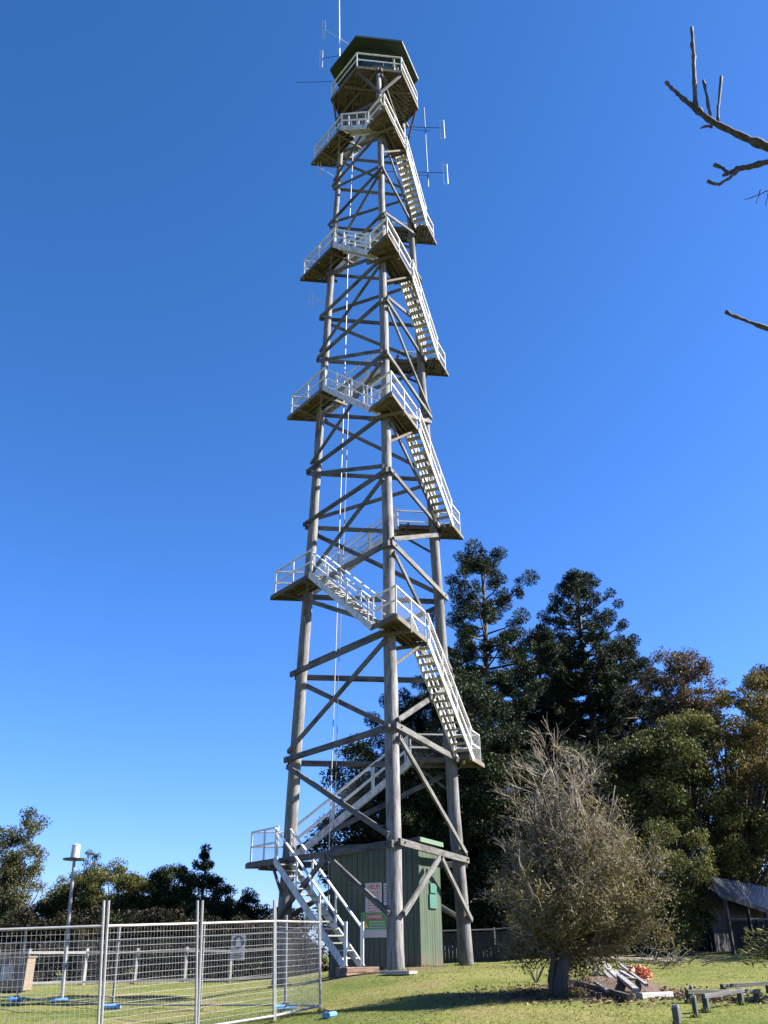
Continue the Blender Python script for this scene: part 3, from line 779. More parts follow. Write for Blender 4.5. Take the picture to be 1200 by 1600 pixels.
for (py, xl, xr) in ((198, 634, 690), (268, 600, 695)):
    tube_obj('arm', [(at(xl, py, YR), at(xr, py + 2, YR))], M['dark_metal'], a4, 0.02)
    tube_obj('arm', [(at(640, py + 4, YR), at(672, py + 7, YR))], M['dark_metal'], a4, 0.015)
    dipole(at(xr + 1, py + 4, YR), a4, 1.35, 0.2)
Y3 = 31.2
a5 = thing('dipole_antenna', at(523, 282, Y3), 'white dipole loops on a short arm left of the top landing', 'antenna', 'dipole antennas on the tower')
tube_obj('arm', [(at(527, 279, Y3), at(500, 262, Y3))], M['alu'], a5, 0.018); dipole(at(499, 262, Y3), a5, 1.1)
a6 = thing('dipole_antenna', at(514, 476, Y3), 'white dipole loops on an arm at the left leg below the fourth left landing', 'antenna', 'dipole antennas on the tower')
tube_obj('arm', [(at(516, 478, Y3), at(488, 464, Y3))], M['alu'], a6, 0.018); dipole(at(486, 467, Y3), a6, 1.0, 0.16)

# ------------------------------------------------------------------ temporary fence in front
def post_at(px, y): 
    p = gy(px, y); return p
FH, STUB = 1.52, 0.33
def fence_panel(p, q, label, lean=-0.03, fine=1.0):
    p = Vector(p); q = Vector(q); Z = Vector((lean, 0, 1))
    t_ = thing('temporary_fence_panel', (p + q) / 2, label, 'fence panel', 'temporary mesh fence panels in front of the tower')
    d = (q - p).normalized(); p = p + d * 0.022; q = q - d * 0.022
    for e in (p, q):
        obj('fence_post', MB().tube(e + Z * 0.02, e + Z * (FH + STUB), 0.020, n=8), M['steel'], t_, smooth=False)
    for z in (0.10, FH):
        obj('fence_rail', MB().tube(p + Z * z, q + Z * z, 0.019, n=8), M['steel'], t_)
    mb = MB(); L = (q - p).length; nz = 16
    sag = rnd.uniform(-0.01, 0.012)
    for i in range(1, nz):
        z = 0.10 + (FH - 0.10) * i / nz
        j = rnd.uniform(-0.006, 0.006)
        mid = p.lerp(q, 0.5) + Z * (z + sag + j)
        mb.tube(p + Z * z, mid, 0.0025 * fine, n=4, cap=False); mb.tube(mid, q + Z * (z + j), 0.0025 * fine, n=4, cap=False)
    nvt = int(L / 0.062)
    for i in range(1, nvt):
        e = p.lerp(q, i / nvt); mb.tube(e + Z * 0.1, e + Z * FH, 0.0011 * fine, n=3, cap=False)
    obj('wire_mesh', mb, M['wire'], t_, kind='stuff')
    return t_
fp = [post_at(-170, 12.6), post_at(171, 13.6), post_at(316, 15.1), post_at(433, 16.6), post_at(503, 18.7)]
labs = ['near mesh fence panel, the leftmost, cut off by the left picture edge', 'mesh fence panel right of the thick double post', 'mesh fence panel in front of the blue round sign', 'narrow looking mesh fence panel at the right end, beside the stair foot']
for i in range(4): fence_panel(fp[i], fp[i + 1], labs[i], (-0.085, -0.07, -0.045, -0.045)[i])
# the back run of the same fence
bp = [post_at(-140, 33.5), post_at(36, 28.5), post_at(184, 24.6), post_at(318, 22.9), post_at(449, 21.4)]
labs2 = ['far run mesh fence panel at the left edge in front of the tan cabinet', 'far run mesh fence panel crossed by the slim lamp pole', 'far run mesh fence panel between the leaning post and double post', 'far run mesh fence panel left of the green hut']
for i in range(4): fence_panel(bp[i], bp[i + 1], labs2[i], fine=0.6)
fence_panel(bp[4], fp[4], 'short mesh panel closing the fence corner near the stairs')
FOOTM = None
def fence_foot(p, ang, label, k=1.0):
    global FOOTM
    t_ = thing('fence_foot', p, label, 'fence foot', 'blue plastic feet under the temporary fence')
    c_, s_ = math.cos(ang), math.sin(ang)
    if FOOTM is None:
        FOOTM = (MB().beam((-0.22, 0, 0.06), (0.22, 0, 0.06), 0.2, 0.11, ch=0.3).mesh('block', M['blue']), MB().beam((-0.07, 0, 0.135), (0.07, 0, 0.135), 0.07, 0.03).mesh('socket', M['black']))
    m_ = Matrix.Translation(Vector(p)) @ Matrix.Rotation(ang, 4, 'Z') @ Matrix.Scale(k, 4)
    link('block', FOOTM[0], t_, m_); link('socket', FOOTM[1], t_, m_)
fence_foot(bp[1] + Vector((0, -0.05, 0)), 0.2, 'faded blue fence foot, the leftmost on the lawn')
fence_foot(gp(92, 1567), 0.3, 'blue fence foot beside the slim lamp pole')
fence_foot(bp[2] + Vector((0, -0.05, 0)), 0.1, 'blue fence foot behind the thick double post')
fence_foot(gp(515, 1590), 1.25, 'small blue fence foot at the right end of the fence', 0.7)
fence_foot(gp(446, 1579), 0.25, 'shaded blue fence foot left of the narrow panel')

# ---- slim pole with a white cylinder on a plate
lp = gp(96, 1565); yl = lp.y
tp = at(116, 1344, yl)
lam = thing('gauge_pole', lp, 'slim grey pole carrying a white cylinder on a dark plate', 'pole')
obj('pole', MB().tube(lp, tp, 0.055, 0.045, 10), M['steel'], lam)
obj('plate', MB().tube(tp, tp + Vector((0, 0, 0.05)), 0.33, n=16), M['dark_metal'], lam)
obj('cylinder', MB().tube(tp + Vector((0, 0, 0.05)), tp + Vector((0, 0, 0.42)), 0.13, 0.12, 16), M['signwhite'], lam)
obj('cap', MB().tube(tp + Vector((0, 0, 0.42)), tp + Vector((0, 0, 0.45)), 0.13, 0.10, 16), M['signwhite'], lam)

# ---- far post and rail fence, left
yf = 36.0
rail_f = thing('post_and_rail_fence', gy(250, yf), 'far grey post and rail fence with netting along the left lawn edge', 'fence')
xs = [-60, 44, 134, 213, 290, 360, 430]
pp = [gy(x, yf + 0.4 * i - (0.8 if i < 2 else 0)) for i, x in enumerate(xs)]
for p in pp: plank('post', p - Vector((0, 0, 0.1)), p + Vector((0, 0, 1.22)), 0.13, 0.13, M['greypost'], rail_f)
for p, q in zip(pp, pp[1:]):
    plank('rail', p + Vector((0, -0.09, 1.08)), q + Vector((0, -0.09, 1.08)), 0.04, 0.09, M['greypost'], rail_f)
nbm = MB()
for p, q in zip(pp, pp[1:]): wire_net(nbm, p, q, 1.0, 0.3, 0.0012, 0.03)
obj('netting', nbm, M['wire'], rail_f, kind='stuff')
kb0, kb1 = pp[0] + Vector((0, -0.3, 0.03)), pp[-1] + Vector((0, -0.3, 0.03))
for p, q in zip(pp, pp[1:]): plank('kickboard', p + Vector((0, -0.12, 0.1)), q + Vector((0, -0.12, 0.1)), 0.04, 0.08, M['greypost'], rail_f)
# blue mandatory sign on that fence
ys = 35.5; sc0 = at(372, 1480, ys); Z = Vector((0, 0, 1)); NF = Vector((0.1, -1, 0)).normalized(); XF = Vector((1, 0.1, 0)).normalized()
sg = thing('round_sign', sc0, 'white sign with a blue disc and white figure on the far fence', 'sign')
panel('board', sc0, XF, NF, 0.50, 0.86, 0.02, M['signwhite'], sg)
dc = sc0 + NF * 0.013 + Z * 0.17
disc = [dc + XF * 0.21 * math.cos(2 * math.pi * k / 24) + Z * 0.21 * math.sin(2 * math.pi * k / 24) for k in range(24)]
obj('blue_disc', MB().add(disc, [tuple(range(24))]), M['signblue'], sg)
fig = MB()
for cx_, cz_, r_ in ((0.0, 0.09, 0.06),):
    fig.add([dc + NF * 0.006 + XF * (cx_ + r_ * math.cos(2 * math.pi * k / 14)) + Z * (cz_ + r_ * math.sin(2 * math.pi * k / 14)) for k in range(14)], [tuple(range(14))])
fig.add([dc + NF * 0.006 + XF * a + Z * b_ for a, b_ in ((-0.1, -0.13), (0.1, -0.13), (0.09, 0.0), (0.03, 0.03), (-0.03, 0.03), (-0.09, 0.0))], [(0, 1, 2, 3, 4, 5)])
obj('figure', fig, M['signwhite'], sg)
tm = MB()
for r_i in range(3):
    p = sc0 + NF * 0.013 - XF * 0.18 + Z * (-0.18 - r_i * 0.09); tm.beam(p, p + XF * 0.36, 0.004, 0.035)
obj('small_text', tm, M['ink'], sg, kind='stuff')
# tan cabinet at the left edge
tc0 = gy(18, 34.0)
cabn = thing('utility_cabinet', tc0, 'tan metal cabinet with a white notice behind the fence at the left edge', 'cabinet')
obj('body', MB().beam(tc0 + Vector((-0.75, 0, 0.55)), tc0 + Vector((0.68, 0.07, 0.55)), 0.9, 1.0, ch=0.03), M['tan'], cabn)
obj('lid', MB().beam(tc0 + Vector((-0.79, 0, 1.075)), tc0 + Vector((0.72, 0.07, 1.075)), 0.98, 0.05), M['tan'], cabn)
obj('notice', MB().beam(tc0 + Vector((-0.12, -0.455, 0.6)), tc0 + Vector((0.26, -0.438, 0.6)), 0.01, 0.42), M['signwhite'], cabn)
for x in (-0.45, 0.15, 0.5):
    obj('rib', MB().beam(tc0 + Vector((x, -0.46 + 0.05 * x, 0.1)), tc0 + Vector((x, -0.46 + 0.05 * x, 1.0)), 0.05, 0.02, (0, 1, 0)), M['tan'], cabn)
obj('skid', MB().beam(tc0 + Vector((-0.7, -0.3, 0.03)), tc0 + Vector((0.65, -0.25, 0.03)), 0.1, 0.1), M['darkwall'], cabn)

# ------------------------------------------------------------------ fence and shelter at the right back
yr = 40.0
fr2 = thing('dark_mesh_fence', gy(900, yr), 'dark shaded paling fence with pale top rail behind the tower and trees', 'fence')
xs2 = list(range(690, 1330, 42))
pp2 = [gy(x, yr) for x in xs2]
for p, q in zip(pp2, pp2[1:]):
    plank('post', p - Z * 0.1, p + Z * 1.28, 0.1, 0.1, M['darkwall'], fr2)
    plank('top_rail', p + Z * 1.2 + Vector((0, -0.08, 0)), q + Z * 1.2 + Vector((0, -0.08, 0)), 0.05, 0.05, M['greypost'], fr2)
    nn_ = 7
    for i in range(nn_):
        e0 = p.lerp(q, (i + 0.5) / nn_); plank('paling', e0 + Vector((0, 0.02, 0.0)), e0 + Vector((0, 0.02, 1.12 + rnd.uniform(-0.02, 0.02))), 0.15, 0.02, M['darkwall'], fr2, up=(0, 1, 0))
e0, e1 = at(1124, 1394, 34.0), at(1222, 1429, 47.0)
r0_, r1_ = at(1108, 1369, 36.2), at(1222, 1391, 50.0)
shel = thing('shelter_shed', gy(1165, 37), 'low open shelter with a corrugated iron roof behind the trees at right', 'shed')
nC = 44; rm = MB(); rows = []
for i in range(nC * 4 + 1):
    t = i / (nC * 4); up_ = 0.035 * math.sin(2 * math.pi * i / 4)
    rows.append((e0.lerp(e1, t) + Z * up_, r0_.lerp(r1_, t) + Z * up_))
vs_ = [p for pr in rows for p in pr]
vs_ += [p - Z * 0.012 for p in vs_]
k_ = len(rows) * 2
fs = [(2 * i, 2 * i + 2, 2 * i + 3, 2 * i + 1) for i in range(len(rows) - 1)] + [(k_ + 2 * i, k_ + 2 * i + 1, k_ + 2 * i + 3, k_ + 2 * i + 2) for i in range(len(rows) - 1)]
rm.add(vs_, fs); obj('roof', rm, M['iron'], shel)
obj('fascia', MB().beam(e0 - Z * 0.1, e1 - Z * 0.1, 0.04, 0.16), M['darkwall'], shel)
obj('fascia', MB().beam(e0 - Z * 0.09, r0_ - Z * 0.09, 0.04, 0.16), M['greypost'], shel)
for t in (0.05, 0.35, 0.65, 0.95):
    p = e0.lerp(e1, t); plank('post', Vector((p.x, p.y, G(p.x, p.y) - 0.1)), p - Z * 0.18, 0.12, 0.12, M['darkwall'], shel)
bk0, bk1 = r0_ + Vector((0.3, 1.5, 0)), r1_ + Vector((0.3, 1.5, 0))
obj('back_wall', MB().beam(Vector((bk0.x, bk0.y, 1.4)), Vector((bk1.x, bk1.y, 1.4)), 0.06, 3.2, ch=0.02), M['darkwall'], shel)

# ------------------------------------------------------------------ trees
def limb(mb, p0, p1, r0, r1, bend=0.1, n=6, seg=4):
    p0 = Vector(p0); p1 = Vector(p1); L = (p1 - p0).length; pts = []; rs = []
    off = Vector((rnd.uniform(-1, 1), rnd.uniform(-1, 1), rnd.uniform(-0.3, 1))) * bend * L
    for i in range(seg + 1):
        t = i / seg; pts.append(p0.lerp(p1, t) + off * (4 * t * (1 - t)) * 0.6); rs.append(r0 + (r1 - r0) * t)
    mb.path(pts, rs, n)
def broad_tree(name, base, ells, mat, label, cat='tree', group=None, nclump=70, per=110, crad=0.5, leaf=0.2, trunk_r=0.2, bark='bark', shell=0.5, bare=0.0):
    base = Vector(base); t_ = thing(name, base, label, cat, group)
    cen = []
    vol = np.array([r[0] * r[1] * r[2] for c_, r in ells]) ** 0.7; vol /= vol.sum()
    for (c_, r), fr_ in zip(ells, vol):
        k = max(3, int(nclump * fr_)); dv = unit(rng.normal(size=(k, 3))); rad = (shell + (1 - shell) * rng.random(k)) ** 0.8
        cen.append(np.array(c_) + dv * rad[:, None] * np.array(r))
    cen = np.concatenate(cen)
    tm_ = MB(); top = Vector(np.mean(cen, 0)); z0 = base.z
    fork = base.lerp(top, 0.45); fork.z = z0 + (top.z - z0) * 0.4
    limb(tm_, base - Vector((0, 0, 0.2)), fork, trunk_r, trunk_r * 0.7, 0.06, 10)
    for i in rng.choice(len(cen), min(len(cen), 34), replace=False):
        limb(tm_, fork, cen[i], trunk_r * 0.42, 0.015, 0.12, 5)
    obj('trunk', tm_, M[bark], t_, smooth=True)
    leaf *= 0.66; rad = crad * rng.uniform(0.5, 1.35, len(cen)); cnt = (per * 2.3 * (rad / crad) ** 1.5).astype(int) + 12
    ii = np.repeat(np.arange(len(cen)), cnt)
    lp_ = cen[ii] + unit(rng.normal(size=(len(ii), 3))) * (rad[ii] * rng.random(len(ii)) ** 0.5)[:, None] * np.array([1.05, 1.05, 0.75])
    link('crown', np_mesh('crown', leaves(lp_, leaf, 0.5), 4, M[mat]), t_)
    return t_
def ell(px, py, y, rx_px, rz_px, depth=None):      # an ellipsoid of crown given by where it stands
    c_ = at(px, py, y); k = (at(px + 10, py, y) - c_).length / 10
    rx = rx_px * k; rz = rz_px * k * 1.0
    return (tuple(c_), (rx, depth or rx, rz))

# bunya-like pines: straight trunk, whorls of long limbs that carry leaves only near their ends, in round tufts
def tuft_pine(name, px, top_py, y, spec, label, group, tuft=0.55, gap=1.0, crown=1.0, nb=(5, 7)):
    top = at(px, top_py, y); base = Vector((top.x, y, G(top.x, y)))
    H = top.z - base.z; t_ = thing(name, base, label, 'pine tree', group)
    tm_ = MB(); pts = [base.lerp(top, i / 10) + Vector((rnd.uniform(-.1, .1), rnd.uniform(-.1, .1), 0)) for i in range(11)]
    tm_.path([base - Vector((0, 0, 0.3))] + pts[1:], [H * 0.016 * (1 - 0.9 * i / 10) + 0.03 for i in range(11)], 10)
    cents, rads = [], []
    zs = [q[0] for q in spec]; rs_ = [q[1] for q in spec]
    h = 0.10
    while h < 0.955:
        reach = np.interp(h, zs, rs_); k = rnd.randint(*nb); a0 = rnd.random() * 6.28
        if h > 0.86: k = max(3, k - 1)
        for j in range(k):
            a = a0 + j * 6.283 / k + rnd.uniform(-.4, .4); rr = reach * rnd.uniform(0.45, 1.12)
            p0 = base.lerp(top, h + rnd.uniform(-0.008, 0.01)); up_ = 0.10 + 0.55 * max(0, (h - 0.6) / 0.4) + rnd.uniform(-.06, .1)
            dv = Vector((math.cos(a), math.sin(a), 0))
            p1 = p0 + dv * rr * 0.55 + Vector((0, 0, rr * up_ * 0.35)); p2 = p0 + dv * rr + Vector((0, 0, rr * up_))
            tm_.path([p0, p1, p2], [0.045 + 0.010 * rr, 0.045, 0.03], 5)
            r0 = tuft * rnd.uniform(0.75, 1.2); cents.append(p2 + Vector((0, 0, r0 * 0.25))); rads.append(r0)
            n2 = int(max(0, rr - 0.8) / 0.8 * (2.3 if h < 0.72 else 0.9) + rnd.random() * 0.8)
            for q in range(n2):
                tt = rnd.uniform(0.3, 0.95); pc = p0.lerp(p1, tt / .55) if tt < .55 else p1.lerp(p2, (tt - .55) / .45)
                sd = Vector((-dv.y, dv.x, 0)) * rnd.choice((-1, 1)) * rnd.uniform(0.3, 0.75) * tuft * 1.6
                cents.append(pc + sd + Vector((0, 0, rnd.uniform(0, .5) * tuft))); rads.append(tuft * rnd.uniform(0.45, 0.9))
        h += rnd.uniform(0.030, 0.048) * gap * (22 / H) ** 0.5
    for q in range(int(9 * crown)):
        cents.append(top + Vector((rnd.uniform(-1, 1) * crown, rnd.uniform(-1, 1) * crown, rnd.uniform(-1.3, -0.2) * crown))); rads.append(tuft * rnd.uniform(.9, 1.3))
    obj('trunk', tm_, M['bark'], t_, smooth=True)
    cents = np.array([tuple(q) for q in cents]); rads = np.array(rads); per = (520 * (rads / 0.6) ** 2).astype(int) + 30
    ii = np.repeat(np.arange(len(cents)), per); dv = unit(rng.normal(size=(len(ii), 3)))
    rr = rads[ii] * rng.random(len(ii)) ** 0.4
    pos = cents[ii] + dv * rr[:, None] * np.array([1, 1, 0.9])
    link('crown', np_mesh('crown', leaves(pos, 0.17, 0.3, dirs=dv, spread=0.45), 4, M['pine']), t_)
    return t_
PG = 'tall dark pines behind the tower'
tuft_pine('bunya_pine', 750, 864, 55, [(0.1, 4.2), (0.35, 5.2), (0.6, 5.0), (0.72, 4.4), (0.78, 2.8), (0.9, 3.2), (0.97, 1.6), (1, 0.8)], 'tallest dark pine with round tufts and open top just right of the tower', PG, 0.56, gap=1.08, crown=1.0, nb=(4, 6))
tuft_pine('bunya_pine', 897, 892, 58, [(0.1, 4.5), (0.4, 4.9), (0.6, 4.3), (0.75, 3.2), (0.86, 2.2), (0.93, 1.3), (1, 0.6)], 'dark conical pine with tufted limbs, second from the tower', PG, 0.46, gap=0.64, crown=0.7, nb=(5, 7))
tuft_pine('bunya_pine', 838, 985, 63, [(0.1, 5.0), (0.5, 4.5), (0.85, 2.8), (1, 0.8)], 'dark pine filling the gap between the two tallest pines', PG, 0.6)
tuft_pine('bunya_pine', 965, 1000, 62, [(0.1, 4.6), (0.5, 3.9), (0.85, 2.2), (1, 0.6)], 'dark pine right of the conical pine, half hidden by golden tree', PG, 0.5)
tuft_pine('bunya_pine', 640, 1095, 58, [(0.1, 4.6), (0.6, 4.2), (0.9, 2.2), (1, 0.8)], 'dark pine standing right behind the tower legs', PG, 0.6)
tuft_pine('bunya_pine', 1196, 1045, 60, [(0.1, 4.6), (0.6, 3.8), (0.9, 2.0), (1, 0.8)], 'dark pine top showing at the right picture edge', PG, 0.6)
tuft_pine('bunya_pine', 720, 1080, 48, [(0.1, 4.0), (0.6, 3.6), (0.9, 2.0), (1, 0.6)], 'shorter dark pine in front of the tallest pine', PG, 0.55)
tuft_pine('young_pine', 321, 1322, 50, [(0.1, 1.4), (0.55, 1.5), (0.72, 1.1), (0.83, 0.6), (0.88, 0.05), (1, 0.05)], 'young spired pine with a tuft on top among the left trees', PG + ' at left', 0.26, gap=1.5, crown=0.22)

BG = 'broad leaved trees beyond the lawn'
broad_tree('broadleaf_tree', gy(1075, 50), [ell(1070, 1040, 50, 48, 30), ell(1035, 1085, 50, 50, 45), ell(1100, 1090, 50, 45, 40), ell(1070, 1130, 50, 60, 40)], 'rust', 'rusty autumn tree with a thin top right of the pines', group=BG, nclump=200, per=60, crad=0.5, leaf=0.2, trunk_r=0.22, shell=0.35)
broad_tree('broadleaf_tree', gy(1165, 44), [ell(1160, 1130, 44, 55, 60), ell(1195, 1090, 45, 35, 45), ell(1120, 1200, 44, 70, 60), ell(1200, 1210, 44, 70, 80)], 'gold', 'golden olive tree at the right edge above the shelter roof', group=BG, nclump=130, per=110, crad=0.6, leaf=0.2, trunk_r=0.25)
broad_tree('broadleaf_tree', gy(1060, 43), [ell(1050, 1190, 43, 60, 45), ell(1010, 1190, 44, 45, 50), ell(1080, 1150, 44, 55, 40), ell(1020, 1255, 43, 60, 60), ell(1095, 1280, 43, 70, 60), ell(1160, 1320, 43, 60, 50)], 'olive', 'olive green tree behind the twiggy tree, left of the shelter', group=BG, nclump=230, per=120, crad=0.6, leaf=0.2, trunk_r=0.22)
broad_tree('broadleaf_tree', gy(1075, 36), [ell(1060, 1340, 36, 50, 60), ell(1085, 1410, 36, 35, 50), ell(1050, 1440, 36, 40, 50)], 'olive', 'brownish green bush tree touching the shelter roof on its left', group=BG, nclump=90, per=110, crad=0.42, leaf=0.15, trunk_r=0.15)
broad_tree('broadleaf_tree', gy(960, 44), [ell(950, 1220, 44, 70, 70), ell(960, 1340, 44, 90, 80), ell(880, 1300, 45, 70, 90)], 'dense', 'dark dense tree directly behind the twiggy tree', group=BG, nclump=150, per=120, crad=0.7, leaf=0.22, trunk_r=0.25)
broad_tree('broadleaf_tree', gy(800, 46), [ell(790, 1260, 46, 60, 90), ell(800, 1390, 45, 80, 70), ell(740, 1340, 46, 60, 90)], 'dense', 'dark dense tree between tower and twiggy tree', group=BG, nclump=150, per=120, crad=0.7, leaf=0.22, trunk_r=0.25)
broad_tree('broadleaf_tree', gy(660, 47), [ell(660, 1230, 47, 60, 80), ell(640, 1350, 46, 70, 90), ell(580, 1290, 47, 60, 70), ell(560, 1210, 48, 45, 60), ell(540, 1330, 47, 55, 60)], 'dense', 'dark dense tree behind the tower and the green hut', group=BG, nclump=180, per=120, crad=0.7, leaf=0.22, trunk_r=0.25)
broad_tree('broadleaf_tree', gy(1170, 52), [ell(1180, 1250, 52, 80, 110), ell(1110, 1330, 52, 80, 90), ell(1200, 1370, 54, 90, 70)], 'dense', 'dark dense tree behind the shelter shed', group=BG, nclump=150, per=120, crad=0.8, leaf=0.24, trunk_r=0.25)
broad_tree('shrub', gy(880, 43), [ell(800, 1455, 43, 70, 40), ell(900, 1450, 43, 70, 45), ell(990, 1455, 43, 70, 45)], 'dense', 'dark understorey shrubs behind the paling fence', cat='shrub', nclump=120, per=110, crad=0.6, leaf=0.2, trunk_r=0.06)
broad_tree('shrub', gy(620, 43), [ell(560, 1440, 42, 70, 50), ell(660, 1440, 43, 60, 50), ell(735, 1440, 43, 40, 50)], 'dense', 'dark understorey shrubs behind the green hut', cat='shrub', nclump=110, per=110, crad=0.6, leaf=0.2, trunk_r=0.06)

sh = Vector((25.5, 33.5, 0)); sh.z = G(sh.x, sh.y)
broad_tree('broadleaf_tree', sh, [((25.5, 34.5, 8.0), (3.4, 4.0, 4.6)), ((26, 40.5, 8.5), (3.6, 4.6, 5.5)), ((29, 46, 9), (3.6, 4.6, 6))], 'olive', 'spreading tree beyond the right picture edge that shades the shelter', group=BG, nclump=330, per=110, crad=0.9, leaf=0.3, trunk_r=0.3)

LG = 'trees beyond the left lawn'
broad_tree('gum_tree', gy(28, 46), [ell(30, 1300, 46, 36, 30), ell(8, 1340, 46, 45, 40), ell(45, 1350, 46, 30, 35), ell(15, 1400, 46, 60, 45), ell(-40, 1350, 46, 60, 70)], 'gum', 'tall loose gum tree at the left picture edge', group=LG, nclump=190, per=90, crad=0.42, leaf=0.16, trunk_r=0.14, shell=0.3)
broad_tree('broadleaf_tree', gy(170, 48), [ell(165, 1395, 48, 60, 42), ell(225, 1395, 48, 25, 30), ell(115, 1415, 48, 45, 32), ell(205, 1405, 48, 35, 42), ell(205, 1372, 48, 25, 20), ell(60, 1430, 48, 50, 25), ell(220, 1430, 48, 50, 24), ell(120, 1395, 49, 40, 28)], 'olive', 'olive brown rounded tree behind the slim pole with cylinder', group=LG, nclump=300, per=110, crad=0.42, leaf=0.15, trunk_r=0.16)
broad_tree('broadleaf_tree', gy(141, 50), [ell(140, 1350, 50, 11, 28)], 'gum', 'thin wispy sapling top just right of the slim pole', group=LG, nclump=12, per=40, crad=0.3, leaf=0.14, trunk_r=0.06)
broad_tree('broadleaf_tree', gy(268, 47), [ell(268, 1385, 47, 37, 32), ell(262, 1420, 47, 40, 30)], 'dense', 'round dark evergreen tree in the middle of the left trees', group=LG, nclump=110, per=130, crad=0.4, leaf=0.15, trunk_r=0.16)
broad_tree('broadleaf_tree', gy(330, 47), [ell(320, 1400, 48, 38, 32), ell(330, 1430, 47, 60, 22), ell(348, 1385, 48, 14, 14)], 'dense', 'dark green bushy tree under the young spired pine', group=LG, nclump=90, per=110, crad=0.38, leaf=0.15, trunk_r=0.12)
broad_tree('broadleaf_tree', gy(388, 48), [ell(388, 1420, 48, 26, 22), ell(360, 1430, 48, 40, 16), ell(430, 1440, 48, 40, 22)], 'dense', 'low dark tree left of the tower foot', group=LG, nclump=80, per=110, crad=0.36, leaf=0.15, trunk_r=0.12)
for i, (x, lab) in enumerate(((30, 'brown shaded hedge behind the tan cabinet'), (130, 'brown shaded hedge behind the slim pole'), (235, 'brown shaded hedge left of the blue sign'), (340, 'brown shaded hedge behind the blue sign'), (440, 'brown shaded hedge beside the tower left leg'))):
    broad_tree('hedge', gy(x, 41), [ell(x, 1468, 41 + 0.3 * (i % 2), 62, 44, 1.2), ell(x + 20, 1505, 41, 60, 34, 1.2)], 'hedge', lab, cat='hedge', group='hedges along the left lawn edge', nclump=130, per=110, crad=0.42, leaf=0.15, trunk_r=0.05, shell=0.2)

broad_tree('shrub', gy(120, 45), [ell(20, 1475, 45, 90, 45, 1.0), ell(160, 1475, 45, 90, 45, 1.0), ell(300, 1480, 45, 90, 42, 1.0), ell(430, 1480, 45, 70, 42, 1.0)], 'dense', 'dark shrub bank behind the brown hedges on the left', cat='shrub', nclump=330, per=90, crad=0.5, leaf=0.2, trunk_r=0.05, shell=0.1)
broad_tree('shrub', gy(1150, 57), [ell(1060, 1430, 57, 80, 60, 1.5), ell(1170, 1420, 57, 90, 70, 1.5), ell(1260, 1420, 57, 70, 70, 1.5)], 'dense', 'dark shrub bank showing under the trees beside the shelter', cat='shrub', nclump=260, per=90, crad=0.7, leaf=0.26, trunk_r=0.06, shell=0.1)
